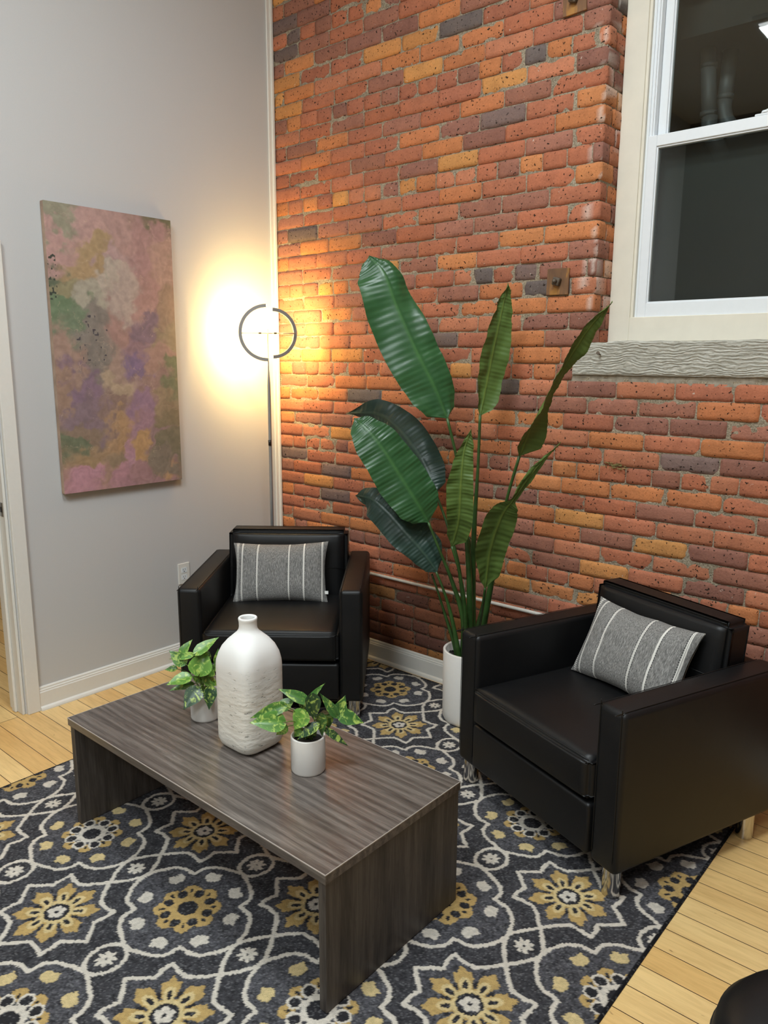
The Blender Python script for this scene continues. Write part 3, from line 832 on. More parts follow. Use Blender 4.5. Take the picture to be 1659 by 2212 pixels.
# ------------------------------------------------------------------ coffee table
TB = (1.003, -1.905, 0)
tb = empty('coffee_table', (1.6465, -1.6175, RUGZ), 0, 'low grey woodgrain coffee table on the patterned rug', 'coffee table')
hx, hy = .6435, .2875; TZ = .41-RUGZ
box('tabletop', (-hx, -hy, TZ-.028), (hx, hy, TZ), M_tabletop, tb, .0012, 1)
bm = bmesh.new()
for a, b in (((-hx, -hy-.0006, TZ-.0022), (hx, -hy+.0012, TZ+.0006)), ((hx-.0012, -hy, TZ-.0022), (hx+.0006, hy, TZ+.0006)), ((-hx-.0006, -hy, TZ-.0022), (-hx+.0012, hy, TZ+.0006)), ((-hx, hy-.0012, TZ-.0022), (hx, hy+.0006, TZ+.0006))):
    bbox(bm, a, b)
from_bm('edge_band', bm, M_edge, tb)
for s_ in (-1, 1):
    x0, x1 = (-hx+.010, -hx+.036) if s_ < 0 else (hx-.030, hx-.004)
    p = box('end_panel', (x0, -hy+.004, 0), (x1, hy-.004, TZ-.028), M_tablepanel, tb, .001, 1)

# ------------------------------------------------------------------ vase
vs = empty('vase', (1.633, -1.594, .41), 0, 'tall white ceramic bottle vase with a narrow neck on the coffee table', 'vase')
prof = [(0, .0), (.60, 0), (.80, .003), (.93, .014), (1.0, .035), (1.0, .10), (1.0, .20), (1.0, .275), (.99, .297), (.955, .320), (.87, .343), (.73, .362), (.54, .379), (.41, .389), (.345, .398), (.325, .407), (.325, .422), (.345, .430), (.345, .434), (.325, .437), (.26, .436), (.25, .428), (.25, .39), (.30, .37), (0, .365)]
SD = .0885; seg = 64; rings = []; bm = bmesh.new()
pd = []
for (ra, za), (rb, zb) in zip(prof, prof[1:]):
    n = 5 if zb-za > .04 else 2
    for k in range(n): pd.append((ra+(rb-ra)*k/n, za+(zb-za)*k/n))
pd.append(prof[-1])
for r_, z_ in pd:
    ring = []
    k = min(max((z_-.29)/.09, 0), 1); ex = 4.2*(1-k)+2*k       # rounded square below, round at the neck
    wob = .012 if .02 < z_ < .3 else 0
    for i in range(seg):
        a = 2*PI*i/seg; c, s_ = math.cos(a), math.sin(a)
        rad = (abs(c)**ex+abs(s_)**ex)**(-1/ex)
        rad *= 1 + wob*noise.noise(Vector((c*2, s_*2, z_*9)))
        ring.append(bm.verts.new((c*rad*r_*SD, s_*rad*r_*SD, z_)))
    rings.append(ring)
for A_, B_ in zip(rings, rings[1:]):
    for i in range(seg):
        try: bm.faces.new((A_[i], A_[(i+1) % seg], B_[(i+1) % seg], B_[i]))
        except ValueError: pass
bmesh.ops.remove_doubles(bm, verts=bm.verts, dist=1e-6); bmesh.ops.recalc_face_normals(bm, faces=bm.faces)
from_bm('vase_body', bm, M_vase, vs, True)

# ------------------------------------------------------------------ pothos plants
def heart_leaf(bm, lay, base, tip, width, nrm_hint, col, r):
    base = Vector(base); tip = Vector(tip); ax = tip-base; L_ = ax.length; ax.normalize()
    n = Vector(nrm_hint); n = (n-ax*n.dot(ax)).normalized(); side = ax.cross(n)
    prof = [(-.10, .20), (-.02, .62), (.08, .86), (.22, 1.0), (.38, .95), (.54, .76), (.70, .50), (.84, .25), (.94, .09), (1.0, .01)]
    nu = 6; rows_ = []; droop = r.uniform(.10, .22); fold = r.uniform(.12, .3); curl = r.uniform(-.12, .12)
    for t, wv in prof:
        row = []
        for j in range(-nu//2, nu//2+1):
            u = j/(nu/2); tt = max(t, 0.0) if abs(u) < .3 else t
            if t < .05 and abs(u) < .3: tt = .03
            p = base + ax*(tt*L_) + side*(u*wv*width/2)
            p += n*(fold*abs(u)*wv*width/2 - droop*L_*t*t*.6 + curl*u*wv*width*.4 + .0012*math.sin(t*22+j))
            v = bm.verts.new(p); row.append(v)
            e = abs(u)**2
            g = 1-.35*(abs(u) < .1)
            v[lay] = (col[0]*(1+.9*e*r.uniform(.5, 1)), col[1]*(1+.5*e), col[2]*(1+.6*e), 1)
            if abs(u) < .1: v[lay] = (col[0]*1.6, col[1]*1.45, col[2]*1.3, 1)
        rows_.append(row)
    for a, b in zip(rows_, rows_[1:]):
        for j in range(nu): bm.faces.new((a[j], a[j+1], b[j+1], b[j]))
def pothos(center, leaves, pot_r, pot_h, label, seed):
    r = random.Random(seed); cx, cy = center; z0 = .41
    t = empty('potted_pothos', (cx, cy, z0), 0, label, 'potted plant', 'potted pothos on the coffee table')
    R_ = pot_r
    lathe('pot', [(0, 0), (R_*.93, 0), (R_*.97, .003), (R_, .008), (R_, pot_h-.003), (R_-.001, pot_h), (R_-.005, pot_h), (R_-.006, pot_h-.004), (R_-.006, .012), (0, .012)], M_pot, t, 56)
    bm = bmesh.new(); lathe_bm(bm, [(0, pot_h-.016), (R_*.5, pot_h-.018), (R_-.0065, pot_h-.019)], 32)
    for v in bm.verts: v.co.z += .004*noise.noise(v.co*90)
    from_bm('soil', bm, M_soil, t, True)
    for k, (b, tp, wd) in enumerate(leaves):
        b = Vector(b)-Vector((cx, cy, z0)); tp = Vector(tp)-Vector((cx, cy, z0))
        bm = bmesh.new(); lay = bm.verts.layers.float_color.new('Col')
        out = Vector((b.x, b.y, 0)); 
        hint = (Vector((.55, -.45, .75)) + Vector((r.uniform(-.35, .35), r.uniform(-.35, .35), r.uniform(-.1, .3)))).normalized()
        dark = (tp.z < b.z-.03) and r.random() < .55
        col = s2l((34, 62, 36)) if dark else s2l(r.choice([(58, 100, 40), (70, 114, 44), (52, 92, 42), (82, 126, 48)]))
        heart_leaf(bm, lay, b, tp, wd*1.16, hint, col, r)
        lf = from_bm('leaf', bm, M_pothos, t, True)
        root = Vector((r.uniform(-.012, .012), r.uniform(-.012, .012), pot_h-.02))
        mid = root*.4 + b*.6 + Vector((0, 0, .02)) - out*.15
        tube('stem', spline([root, mid, b], 8), .0014, M_stem2, t, 6)
PA = [((1.3644, -1.6081, .6588), (1.3926, -1.5338, .7081), .0379), ((1.302, -1.6271, .6432), (1.3151, -1.5913, .6929), .0289), ((1.3772, -1.6074, .586), (1.3656, -1.5719, .6677), .0716),
 ((1.3402, -1.6078, .6451), (1.2774, -1.6618, .6315), .0239), ((1.3241, -1.6304, .6162), (1.2795, -1.6589, .6611), .0432), ((1.3401, -1.556, .6321), (1.347, -1.529, .5913), .0363),
 ((1.358, -1.6346, .5786), (1.3289, -1.7102, .5685), .0454), ((1.3458, -1.6171, .5403), (1.3085, -1.6871, .5332), .0290), ((1.3898, -1.6242, .5386), (1.3886, -1.6865, .4863), .0573),
 ((1.4141, -1.59, .5392), (1.4341, -1.6136, .4712), .0406), ((1.3694, -1.5839, .5558), (1.3915, -1.5354, .5267), .0434), ((1.3706, -1.5648, .5647), (1.3697, -1.5489, .5913), .0387),
 ((1.3666, -1.536, .5741), (1.3722, -1.5107, .5951), .0340), ((1.3562, -1.516, .5898), (1.3519, -1.5047, .6423), .0244), ((1.2917, -1.6417, .5914), (1.2602, -1.6687, .5887), .0218), ((1.3481, -1.5966, .544), (1.3416, -1.5713, .5684), .0339)]
PB = [((1.891, -1.5851, .6357), (1.826, -1.6396, .6761), .0322), ((1.8981, -1.5776, .6408), (1.934, -1.554, .6963), .0173), ((1.9238, -1.5941, .6658), (1.9401, -1.5986, .5894), .0427),
 ((1.8591, -1.6482, .631), (1.7869, -1.725, .5967), .0349), ((1.8708, -1.665, .5879), (1.8207, -1.7475, .6055), .0575), ((1.9033, -1.6012, .6069), (1.8845, -1.6359, .5581), .0536),
 ((1.8324, -1.6328, .6086), (1.8527, -1.5966, .643), .0375), ((1.9531, -1.5191, .5844), (1.9206, -1.5536, .6582), .0271), ((1.9474, -1.5105, .5773), (1.9587, -1.4839, .6386), .0398),
 ((1.96, -1.5118, .5818), (2.0134, -1.455, .56), .0459), ((1.9455, -1.5563, .5483), (2.0003, -1.5127, .4951), .0208), ((1.9418, -1.5895, .5755), (1.9056, -1.6425, .538), .0309),
 ((1.9358, -1.5667, .5984), (1.9438, -1.5728, .5282), .0289), ((1.9196, -1.5255, .576), (1.9235, -1.5214, .5297), .0316), ((1.8487, -1.6301, .5547), (1.8252, -1.6551, .5282), .0294),
 ((1.8575, -1.5769, .6204), (1.8727, -1.5754, .5856), .0251), ((1.886, -1.5612, .5323), (1.8984, -1.5626, .4932), .0254), ((1.8639, -1.5848, .5317), (1.8443, -1.6056, .5089), .0254)]
pothos((1.362, -1.577), PA, .0515, .098, 'small variegated pothos in a white pot left of the tall vase', 3)
pothos((1.893, -1.583), PB, .0535, .115, 'small variegated pothos in a white pot right of the tall vase, near the table front', 9)

# ------------------------------------------------------------------ armchairs
CW, WA, HA, HL, CD, HS, HB, YBk = .847, .11, .636, .109, .765, .443, .781, .600
def armchair(pose, label):
    x, y, a = pose
    t = empty('armchair', (x, y, 0), a, label, 'armchair', 'black leather armchairs')
    h = CW/2
    for s_ in (-1, 1):
        x0, x1 = (-h, -h+WA) if s_ < 0 else (h-WA, h)
        ar = box('armrest', (x0, 0, HL-.012), (x1, CD, HA), M_leather, t, .020, 4, True)
        seg_ = lambda xx: spline([(xx, -.0005, HL+.03), (xx, -.0005, HA-.03), (xx, .006, HA-.006), (xx, .030, HA+.0005), (xx, CD-.03, HA+.0005)], 40)
        for xx in (x0+.012, x1-.012):
            tube('seam', seg_(xx), .0013, M_seam, ar, 6)
    # seat cushion with a crowned top
    nxs, nys = 30, 30; x0, x1, y0, y1 = -h+WA+.002, h-WA-.002, -.018, .62
    bm = bmesh.new(); bbox(bm, (x0, y0, .301), (x1, y1, HS-.006), 0)
    bmesh.ops.subdivide_edges(bm, edges=bm.edges[:], cuts=14, use_grid_fill=True)
    for v in bm.verts:
        u = (v.co.x-x0)/(x1-x0)*2-1; w2 = (v.co.y-y0)/(y1-y0)*2-1
        if v.co.z > HS-.01: v.co.z += .014*(1-u**4)*(1-w2**4)
        if v.co.y < y0+.001: v.co.y -= .008*(1-u**6)*(1-((v.co.z-.37)/.075)**2)
    es = [e for e in bm.edges if len(e.link_faces) == 2 and e.calc_face_angle() > .9]
    bmesh.ops.bevel(bm, geom=es, offset=.014, segments=3, affect='EDGES')
    sc = from_bm('seat_cushion', bm, M_leather, t, True)
    tube('seam', [(x0+.006, y0+.016, HS-.002), (0, y0+.002, HS+.0005), (x1-.006, y0+.016, HS-.002)][0:0] or spline([(x0+.01, y0+.006, HS-.005), (-.1, y0-.001, HS-.003), (.1, y0-.001, HS-.003), (x1-.01, y0+.006, HS-.005)], 14), .0016, M_seam, sc, 6)
    box('seat_base', (-h+WA+.001, -.012, HL+.004), (h-WA-.001, CD-.06, .288), M_leather, t, .012, 3, True)
    # back cushion leaning back
    bm = bmesh.new(); bx0, bx1 = -h+WA+.001, h-WA-.001
    bbox(bm, (bx0, 0, 0), (bx1, .11, HB-.40), 0)
    bmesh.ops.subdivide_edges(bm, edges=bm.edges[:], cuts=10, use_grid_fill=True)
    for v in bm.verts:
        u = (v.co.x-bx0)/(bx1-bx0)*2-1; w2 = v.co.z/(HB-.40)*2-1
        if v.co.y < .001: v.co.y -= .012*(1-u**6)*(1-w2**6)
    es = [e for e in bm.edges if len(e.link_faces) == 2 and e.calc_face_angle() > .9]
    bmesh.ops.bevel(bm, geom=es, offset=.020, segments=4, affect='EDGES')
    for v in bm.verts:
        v.co = Vector((v.co.x, v.co.y+YBk-.035+.09*v.co.z, v.co.z+.40))
    bc = from_bm('back_cushion', bm, M_leather, t, True)
    zt = HB-.002
    tube('seam', spline([(bx0+.024, YBk+.010, zt-.0045), (-.1, YBk+.009, zt-.0035), (.1, YBk+.009, zt-.0035), (bx1-.024, YBk+.010, zt-.0045)], 20), .0016, M_seam, bc, 6)
    tube('seam', [(bx0+.006, YBk-.028, .585), (0, YBk-.034, .585), (bx1-.006, YBk-.028, .585)], .0012, M_seam, bc, 6)
    box('back_frame', (-h+WA-.002, CD-.062, HL+.01), (h-WA+.002, CD, HA-.012), M_leather, t, .014, 3, True)
    for sx_ in (-1, 1):
        for yy in (.042, CD-.076):
            lg = lathe('leg', [(0, 0), (.0275, 0), (.029, .002), (.029, .004), (.029, HL-.003), (.029, HL), (0, HL)], M_chrome, t, 40, (sx_*(h-.044), yy-.004))
            for p_ in lg.data.polygons: p_.use_smooth = abs(p_.normal.z) < .3
    return t
poseA = (2.266, -.889, -.3546); poseB = (.926, -.899, .6883)
chA = armchair(poseA, 'black leather armchair at the right, in front of the brick wall under the window')
chB = armchair(poseB, 'black leather armchair in the corner, in front of the floor lamp')
for ch, ins in ((chA, RUGZ-.0015), (chB, RUGZ-.0015)):
    for c in ch.children:
        if c.name.startswith('leg'): c.scale = (1, 1, (HL-ins)/HL); c.location.z = ins
# rear right leg of the right chair stands on the bare floor beyond the rug
for c in chA.children:
    if c.name.startswith('leg'):
        co = chA.matrix_world
        vx = sum((v.co.x for v in c.data.vertices))/len(c.data.vertices); vy = sum((v.co.y for v in c.data.vertices))/len(c.data.vertices)
        wx_ = poseA[0]+math.cos(poseA[2])*vx-math.sin(poseA[2])*vy
        if wx_ > RX1: c.scale = (1, 1, 1); c.location.z = 0

# ------------------------------------------------------------------ pillows
def pillow_mat():
    t = NT('heathered_grey_stripe'); t.set(Roughness=.92); t.b.inputs['Specular IOR Level'].default_value = .2
    v = t.coord('Object')
    sep = t.node('ShaderNodeSeparateXYZ'); t.l.new(v, sep.inputs[0]); x = sep.outputs[0]; z_ = sep.outputs[2]
    base = t.ramp(t.noise(t.coord('Object', (420, 420, 60)), 1, 3, .7), [(.3, rgb(84, 82, 80)), (.5, rgb(128, 126, 123)), (.7, rgb(176, 173, 168))])
    W_ = .49
    def band(c, hw):
        return t.math('LESS_THAN', t.math('ABSOLUTE', t.math('SUBTRACT', x, (c-.5)*W_)), hw)
    def dashes(c, hw, per, off_):
        d = t.math('LESS_THAN', t.math('FRACT', t.math('DIVIDE', t.math('ADD', z_, off_), per)), .5)
        return t.math('MULTIPLY', band(c, hw), d)
    m = None
    for c in (.105, .27, .60, .755, .94): m = band(c, .0042) if m is None else t.math('MAXIMUM', m, band(c, .0042))
    mid = None
    for c in (.105, .27, .60, .94): mid = band(c, .0007) if mid is None else t.math('MAXIMUM', mid, band(c, .0007))
    dk = None
    for c in (.105-.011, .27-.011, .60+.011, .755+.011, .94-.011, .60-.011): dk = dashes(c, .002, .009, 0.0) if dk is None else t.math('MAXIMUM', dk, dashes(c, .002, .009, .0))
    tick = dashes(.052, .007, .0075, 0)
    c = t.mix(dk, base, (.03, .03, .032, 1)); c = t.mix(m, c, rgb(226, 222, 214)); c = t.mix(mid, c, rgb(140, 138, 134)); c = t.mix(tick, c, rgb(220, 217, 210))
    t.base(c); t.bump(t.noise(t.coord('Object', (300, 300, 300)), 1, 3), .5, .002)
    return t.m
M_pillow = pillow_mat(); M_pback = plain('cream_cotton', rgb(214, 206, 190), .9, bump=.3, nscale=300)
def pillow(pose, q, label, seed):
    lx, ly, lz, lean, roll, yaw = q; w, h = .49, .315
    cx, cy, a = pose; c, s_ = math.cos(a), math.sin(a)
    R_ = Matrix.Rotation(a, 4, 'Z') @ Matrix.Translation((lx, ly, lz)) @ Matrix.Rotation(yaw, 4, 'Z') @ Matrix.Rotation(-lean, 4, 'X') @ Matrix.Rotation(-roll, 4, 'Y')
    Mw = Matrix.Translation((cx, cy, 0)) @ R_
    t = bpy.data.objects.new('throw_pillow', None); COL.objects.link(t); t.empty_display_size = .1; t.matrix_world = Mw
    props(t, label, 'pillow', 'striped pillows on the armchairs')
    n1, n2 = 60, 40
    U, V = np.meshgrid(np.linspace(-1, 1, n1), np.linspace(-1, 1, n2))
    pin = 1-.075*(1-np.abs(V)**2)**1.0; pin2 = 1-.10*(1-np.abs(U)**2)
    xx = U*w/2*pin + .004*(smooth_noise((n2, n1), 9, seed, 2)-.5); zz = V*h/2*pin2 + .008*(smooth_noise((n2, n1), 12, seed+1, 2)-.5)
    prof = np.clip((1-np.abs(U)**3.2), 0, 1)**.55*np.clip((1-np.abs(V)**3.0), 0, 1)**.6
    wr = .008*(smooth_noise((n2, n1), 8, seed+2, 3)-.5)
    for nm, sg, mt in (('cover_front', -1, M_pillow), ('cover_back', 1, M_pback)):
        co = np.stack([xx, sg*(.058*prof+.002)+wr*prof, zz], -1)
        if sg > 0: co = co[:, ::-1]
        grid_mesh(nm, n1, n2, co, mt, t)
    return t
pA = pillow(poseA, (-.005, .492, .590, .465, 0, .02), 'grey striped pillow on the armchair under the window', 5)
pB = pillow(poseB, (-.024, .478, .585, .36, .02, 0), 'grey striped pillow on the armchair in the corner', 15)
tg = box('care_tag', (.225, -.012, -.115), (.247, -.010, -.098), M_trim, pB, .0005, 1)

# ------------------------------------------------------------------ floor lamp
lp = empty('floor_lamp', (.262, -.300, 0), 0, 'slim floor lamp with two glowing half ring arms in the corner', 'floor lamp')
lathe('base', [(0, 0), (.115, 0), (.118, .004), (.118, .012), (.112, .016), (0, .018)], M_lampmetal, lp, 48)
tube('pole', [(0, 0, .015), (0, 0, 1.0), (0, 0, 1.52), (0, 0, 1.56), (0, 0, 1.60), (0, 0, 1.818)], [.0095, .0095, .009, .007, .0042, .0038], M_lampmetal, lp, 14)
bm = bmesh.new(); tube_bm(bm, [(.004, -.006, 1.195), (.004, -.007, 1.225)], .0085, 12); from_bm('switch', bm, M_black, lp, True)
U3 = Vector((math.cos(.855), math.sin(.855), 0))      # direction along the bar, seen left to right
Dd = Vector((.754, -.657, 0))                          # towards the room
ZC = 1.797
bm = bmesh.new(); tube_bm(bm, [-U3*.146+Vector((0, 0, ZC)), Vector((0, 0, ZC)), U3*.150+Vector((0, 0, ZC))], .0032, 10)
from_bm('cross_bar', bm, M_lampmetal, lp, True)
for s_ in (-1, 1):
    tube('hinge', [U3*s_*.034+Vector((0, 0, ZC)), U3*s_*.048+Vector((0, 0, ZC))], .0048, M_black, lp, 12)
def half_ring(side, R_, cx, depth_c, fold, zoff):
    """side -1 left, +1 right; band of metal towards the room, emitting strip on the corner side"""
    d_ = (U3*math.cos(fold) - Dd*math.sin(fold))*side if side > 0 else (-(U3*math.cos(fold)) - Dd*math.sin(fold))
    d_ = d_.normalized(); nrm = d_.cross(Vector((0, 0, 1))).normalized()
    if nrm.dot(Dd) < 0: nrm = -nrm
    bm = bmesh.new(); bs = bmesh.new(); n = 48; prev = None; prevs = None
    c0 = Vector((0, 0, ZC+zoff)) + U3*cx + Dd*depth_c
    for i in range(n+1):
        a = -PI/2 + PI*i/n
        rad = d_*math.cos(a) + Vector((0, 0, 1))*math.sin(a)
        p = c0 + rad*R_
        ring = [bm.verts.new(p+rad*e+nrm*f) for e, f in ((-.0088, -.004), (.0088, -.004), (.0088, .010), (-.0088, .010))]
        rs = [bs.verts.new(p+rad*e+nrm*f) for e, f in ((-.0055, -.0045), (.0055, -.0045), (.0055, -.009), (-.0055, -.009))]
        if prev:
            for k in range(4):
                bm.faces.new((prev[k], prev[(k+1) % 4], ring[(k+1) % 4], ring[k])); bs.faces.new((prevs[k], prevs[(k+1) % 4], rs[(k+1) % 4], rs[k]))
        else: bm.faces.new(ring[::-1]); bs.faces.new(rs[::-1])
        prev, prevs = ring, rs
    bm.faces.new(prev); bs.faces.new(prevs)
    for b_ in (bm, bs): bmesh.ops.recalc_face_normals(b_, faces=b_.faces)
    hr = from_bm('half_ring', bm, M_lampmetal, lp); from_bm('led_strip', bs, M_led, hr)
half_ring(-1, .141, -.004, .004, .05, .002)
half_ring(1, .124, .026, -.004, .25, .0)

# ------------------------------------------------------------------ big plant
bp = empty('bird_of_paradise_plant', (1.605, -.274, RUGZ-.002), 0, 'tall bird of paradise plant with broad leaves in a white pot by the brick wall', 'potted plant')
base_off = Vector((1.605, -.274, RUGZ-.002))
PR, PH = .128, .345
lathe('pot', [(0, 0), (PR*.86, 0), (PR*.93, .006), (PR*.975, .02), (PR*.985, .05), (PR, PH-.003), (PR-.002, PH), (PR-.011, PH), (PR-.013, PH-.004), (PR-.016, .03), (0, .03)], M_pot, bp, 72)
bm = bmesh.new(); lathe_bm(bm, [(0, PH-.035), (.05, PH-.038), (PR-.015, PH-.042)], 40)
bmesh.ops.subdivide_edges(bm, edges=bm.edges[:], cuts=3)
for v in bm.verts: v.co.z += .012*noise.noise(v.co*60)
from_bm('soil', bm, M_soil, bp, True)
LV = {
'L1': [(1.5042, -.36, 1.4109), (1.4531, -.39, 1.5458), (1.3849, -.43, 1.6931), (1.2983, -.46, 1.879), (1.238, -.48, 2.0254), (1.1609, -.49, 2.1012)],
'L2': [(1.6014, -.25, 1.4224), (1.604, -.22, 1.5361), (1.6152, -.2, 1.6556), (1.6389, -.19, 1.7931), (1.6544, -.18, 1.8897), (1.6759, -.18, 1.9803)],
'L3': [(1.8367, -.3, 1.2669), (1.903, -.32, 1.4067), (1.9904, -.34, 1.549), (2.0829, -.36, 1.6826), (2.1624, -.38, 1.7828), (2.2527, -.4, 1.8654)],
'L4': [(1.389, -.28, 1.0558), (1.3363, -.27, 1.1468), (1.2502, -.25, 1.2356), (1.1103, -.22, 1.3346), (.9581, -.2, 1.3933), (.7325, -.19, 1.3868)],
'L5': [(1.4557, -.42, .9491), (1.42, -.46, 1.0404), (1.3586, -.5, 1.1524), (1.2979, -.54, 1.2637), (1.2289, -.57, 1.3527), (1.1548, -.58, 1.4042)],
'L6': [(1.48, -.38, .7168), (1.4247, -.41, .7996), (1.3533, -.44, .8798), (1.259, -.46, .9666), (1.1684, -.47, 1.0216), (1.051, -.46, 1.0282)],
'L7': [(1.5875, -.42, .8602), (1.6397, -.45, .9858), (1.66, -.47, 1.1011), (1.6711, -.48, 1.2013), (1.6821, -.48, 1.2987), (1.7138, -.48, 1.3825)],
'L8': [(1.7663, -.42, .7068), (1.7962, -.44, .8779), (1.8525, -.45, 1.0349), (1.908, -.45, 1.1126), (2.0021, -.46, 1.2405), (2.1073, -.46, 1.3562)]}
ST = {
's1': [(1.6102, -.3, .3162), (1.6093, -.3, .5828), (1.5889, -.31, .8832), (1.5484, -.33, 1.1943), (1.5042, -.36, 1.4109)],
's2': [(1.6106, -.27, .3073), (1.595, -.26, .5702), (1.5942, -.26, .8969), (1.5985, -.25, 1.1911), (1.6014, -.25, 1.4270)],
's3': [(1.6361, -.27, .314), (1.6741, -.27, .5239), (1.7281, -.28, .816), (1.7719, -.29, 1.0508), (1.8367, -.3, 1.2669)],
's4': [(1.5787, -.28, .3018), (1.5672, -.28, .5022), (1.5264, -.28, .7377), (1.4559, -.28, .9231), (1.389, -.28, 1.0558)],
's5': [(1.5797, -.3, .2967), (1.5971, -.33, .4997), (1.5545, -.36, .6725), (1.508, -.4, .8224), (1.4557, -.42, .9491)],
's6': [(1.5758, -.32, .2903), (1.5658, -.34, .4061), (1.5356, -.35, .535), (1.5112, -.37, .6335), (1.4748, -.38, .7158)],
's6b': [(1.5541, -.3, .2784), (1.5335, -.32, .3925), (1.4957, -.33, .4987), (1.4709, -.35, .5986), (1.4363, -.36, .6935)],
's7': [(1.6004, -.3, .3022), (1.6172, -.34, .485), (1.6237, -.37, .6242), (1.6162, -.4, .7462), (1.5875, -.42, .8602)],
's8': [(1.6227, -.28, .3022), (1.6652, -.32, .4472), (1.7081, -.36, .5545), (1.7462, -.4, .636), (1.7663, -.42, .7068)],
's9': [(1.5924, -.25, .285), (1.5876, -.25, .4317), (1.5825, -.25, .5874), (1.5756, -.25, .7186), (1.5605, -.25, .8686)]}
VIEW = Vector((-.754, .657, 0))
def broad_leaf(key, wl, wr_, turn, mat, droop=0.0, fold=.25, ripple=.003, tiptint=None, wave=.012):
    """wl, wr_: half widths (m) at stations 0..1 on the left / right of the midrib as seen from the room; turn rotates the blade about its midrib"""
    n = 150; m = 10
    pts = [p-base_off for p in spline(LV[key], n)]
    bm = bmesh.new(); lay = bm.verts.layers.float_color.new('Col'); R_ = []
    seed = sum(ord(c) for c in key)
    def ev(tab, t):
        for (a, va), (b, vb) in zip(tab, tab[1:]):
            if t <= b:
                k = (t-a)/(b-a+1e-9); k = k*k*(3-2*k)*.5+k*.5; return va+(vb-va)*k
        return tab[-1][1]
    for i in range(n+1):
        t = i/n; tan = ring_frame(pts, i)
        right = tan.cross(VIEW).normalized()      # to the right when looking along VIEW, leaf pointing up
        nrm = right.cross(tan).normalized()
        if nrm.dot(VIEW) > 0: nrm = -nrm
        ang = turn(t) if callable(turn) else turn
        side = right*math.cos(ang)+nrm*math.sin(ang); nn = nrm*math.cos(ang)-right*math.sin(ang)
        row = []
        for j in range(-m, m+1):
            u = j/m; wv = ev(wl if u < 0 else wr_, t)
            p = pts[i] + side*(u*wv)
            p += tan*(abs(u)*wv*.22)
            lift = -fold*wv*(abs(u)**1.6)
            rip = ripple*math.sin((t*58+abs(u)*3.2))*abs(u)**.6*(1-.3*abs(u)) + (.0009+.0012*noise.noise(Vector((t*60, seed, u))))*math.sin(t*210+abs(u)*6)*min(1, abs(u)*3)
            wvy = wave*noise.noise(Vector((t*5.5, u*1.2, seed)))*abs(u)
            p += nn*(lift+rip+wvy+ (.0035 if abs(u) < .04 else 0))
            v = bm.verts.new(p)
            g = 1.0+.22*noise.noise(Vector((t*90+abs(u)*3, seed, 1)))+.12*noise.noise(Vector((t*12, u*2, seed)))
            c_ = [g, g, g]
            if abs(u) < .06: c_ = [1.9, 1.55, 1.35]
            if tiptint and t > .86: k = (t-.86)/.14*.8; c_ = [c_[0]*(1+1.5*k), c_[1]*(1+.5*k), c_[2]]
            v[lay] = (*c_, 1); row.append(v)
        R_.append(row)
    for a, b in zip(R_, R_[1:]):
        for j in range(2*m): bm.faces.new((a[j], a[j+1], b[j+1], b[j]))
    return from_bm('leaf', bm, mat, bp, True)
k_ = 1/440.
broad_leaf('L1', [(0, .007), (.03, .056), (.12, .088), (.3, .102), (.5, .098), (.7, .080), (.85, .050), (.95, .020), (1, .002)],
                 [(0, .007), (.03, .085), (.12, .122), (.3, .136), (.55, .142), (.75, .124), (.88, .088), (.95, .055), (1, .003)], .12, M_leafA, fold=.10, ripple=.0022, wave=.03)
broad_leaf('L2', [(0, 0.0054), (0.04, 0.0473), (0.12, 0.0675), (0.3, 0.0783), (0.5, 0.0702), (0.75, 0.0486), (0.9, 0.0243), (1, 0.0014)], [(0, 0.0054), (0.06, 0.027), (0.2, 0.054), (0.4, 0.0675), (0.6, 0.054), (0.8, 0.0324), (1, 0.0014)], .35, M_leafB, fold=-.25, wave=.02)
broad_leaf('L3', [(0, .005), (.04, .080), (.12, .092), (.25, .070), (.38, .036), (.5, .032), (.65, .044), (.8, .030), (1, .001)], [(0, .005), (.06, .036), (.2, .036), (.38, .026), (.5, .024), (.65, .030), (.82, .020), (1, .001)], lambda t: .2+.8*math.sin(PI*min(t*1.6, 1)), M_leafB, fold=-.3)
broad_leaf('L4', [(0, 0.006), (0.05, 0.06), (0.2, 0.084), (0.5, 0.096), (0.8, 0.072), (1, 0.0012)], [(0, 0.006), (0.05, 0.072), (0.2, 0.102), (0.5, 0.108), (0.8, 0.072), (1, 0.0012)], -.25, M_leafC, fold=.25, tiptint=True)
broad_leaf('L5', [(0, 0.0069), (0.03, 0.0805), (0.12, 0.115), (0.35, 0.1207), (0.65, 0.0978), (0.88, 0.0517), (1, 0.0023)], [(0, 0.0069), (0.03, 0.0633), (0.12, 0.0978), (0.35, 0.115), (0.65, 0.1035), (0.88, 0.0633), (1, 0.0023)], .2, M_leafA, fold=.15)
broad_leaf('L6', [(0, 0.0072), (0.04, 0.06), (0.15, 0.102), (0.4, 0.108), (0.7, 0.084), (0.9, 0.042), (1, 0.0012)], [(0, 0.0072), (0.04, 0.042), (0.15, 0.06), (0.4, 0.084), (0.7, 0.078), (0.9, 0.036), (1, 0.0012)], .1, M_leafC, fold=.25, tiptint=True)
broad_leaf('L7', [(0, 0.0048), (0.05, 0.054), (0.15, 0.06), (0.35, 0.0552), (0.6, 0.048), (0.82, 0.036), (1, 0.0012)], [(0, 0.0048), (0.08, 0.036), (0.25, 0.0552), (0.45, 0.06), (0.65, 0.0408), (0.85, 0.0144), (1, 0.0012)], -.2, M_leafB, fold=-.2)
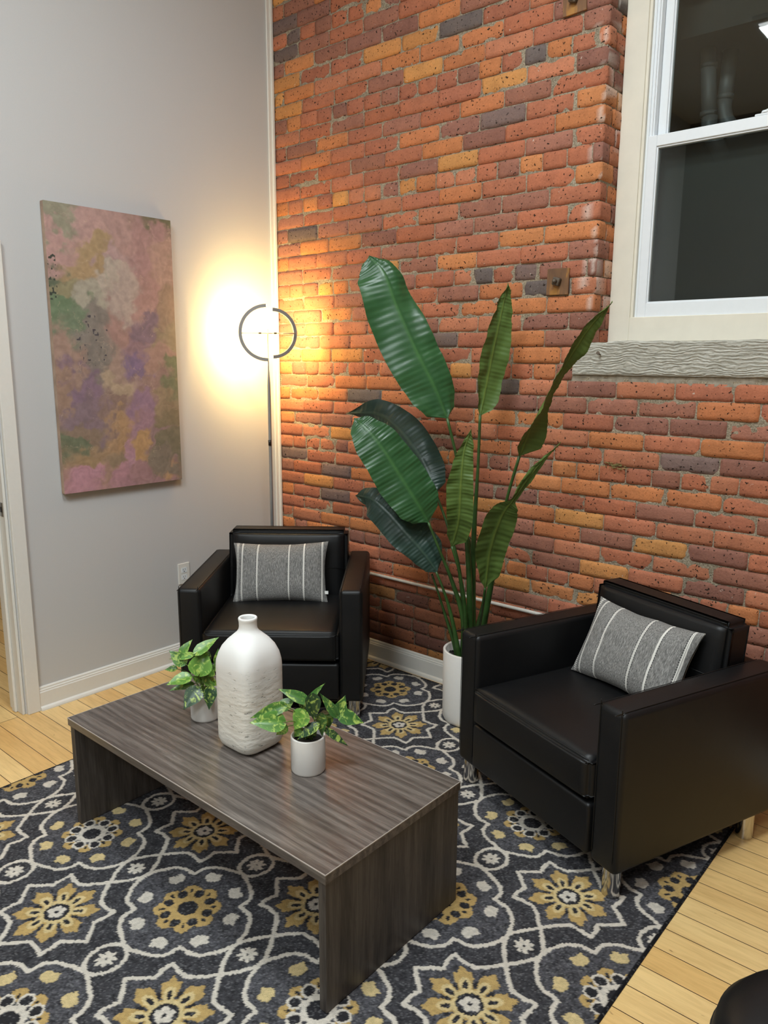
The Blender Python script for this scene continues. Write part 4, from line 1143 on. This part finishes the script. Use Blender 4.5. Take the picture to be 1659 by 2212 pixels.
broad_leaf('L8', [(0, 0.0046), (0.05, 0.0575), (0.15, 0.069), (0.35, 0.0736), (0.5, 0.046), (0.58, 0.0138), (0.75, 0.0184), (1, 0.0011)], [(0, 0.0046), (0.05, 0.0345), (0.2, 0.0736), (0.38, 0.0713), (0.5, 0.0414), (0.58, 0.0138), (0.72, 0.0207), (1, 0.0011)], .15, M_leafB, fold=-.15)
rad = {'s1': (.017, .0065), 's2': (.020, .0065), 's3': (.018, .0065), 's4': (.012, .006), 's5': (.015, .006), 's6': (.012, .006), 's6b': (.010, .005), 's7': (.011, .006), 's8': (.015, .006), 's9': (.024, .007)}
for k, p in ST.items():
    n = 24; q = [v-base_off for v in spline(p, n)]; a, b = rad[k]
    q[0].z = PH-.05
    tube('stem', q, [a*1.1+(b-a*1.1)*min(1, (i/n)*1.35) for i in range(n+1)], M_stem, bp, 12)

# ------------------------------------------------------------------ ceiling fixtures
CL = ['flat ceiling light above the right armchair, out of view', 'flat ceiling light mirrored in the upper window pane', 'flat ceiling light behind the camera, out of view']
for i, (x, y) in enumerate(PANELS):
    t = empty('ceiling_light', (x, y, CEIL), 0, CL[i], 'ceiling light', 'ceiling lights')
    box('housing', (-.62, -.32, -.05), (.62, .32, 0), M_cfix, t, .004, 1)
    box('diffuser', (-.58, -.28, -.056), (.58, .28, -.050), M_panel, t, .001, 1)

# ------------------------------------------------------------------ dark seat at the lower right corner of the frame
sx0 = (3.325, -1.60)
sm = empty('pouf', (sx0[0], sx0[1], 0), 0, 'rounded black padded seat cut off by the lower right corner', 'pouf')
lathe('cushion', [(0, .06), (.15, .06), (.185, .075), (.20, .11), (.20, .33), (.192, .37), (.165, .405), (.12, .425), (0, .432)], M_leather, sm, 64)
tube('seam', [(.2005*math.cos(2*PI*i/48), .2005*math.sin(2*PI*i/48), .33) for i in range(49)], .002, M_seam, sm, 6)
for a in range(4):
    lathe('leg', [(0, 0), (.016, 0), (.018, .065), (0, .065)], M_black, sm, 16, (.12*math.cos(a*PI/2+.7), .12*math.sin(a*PI/2+.7)))
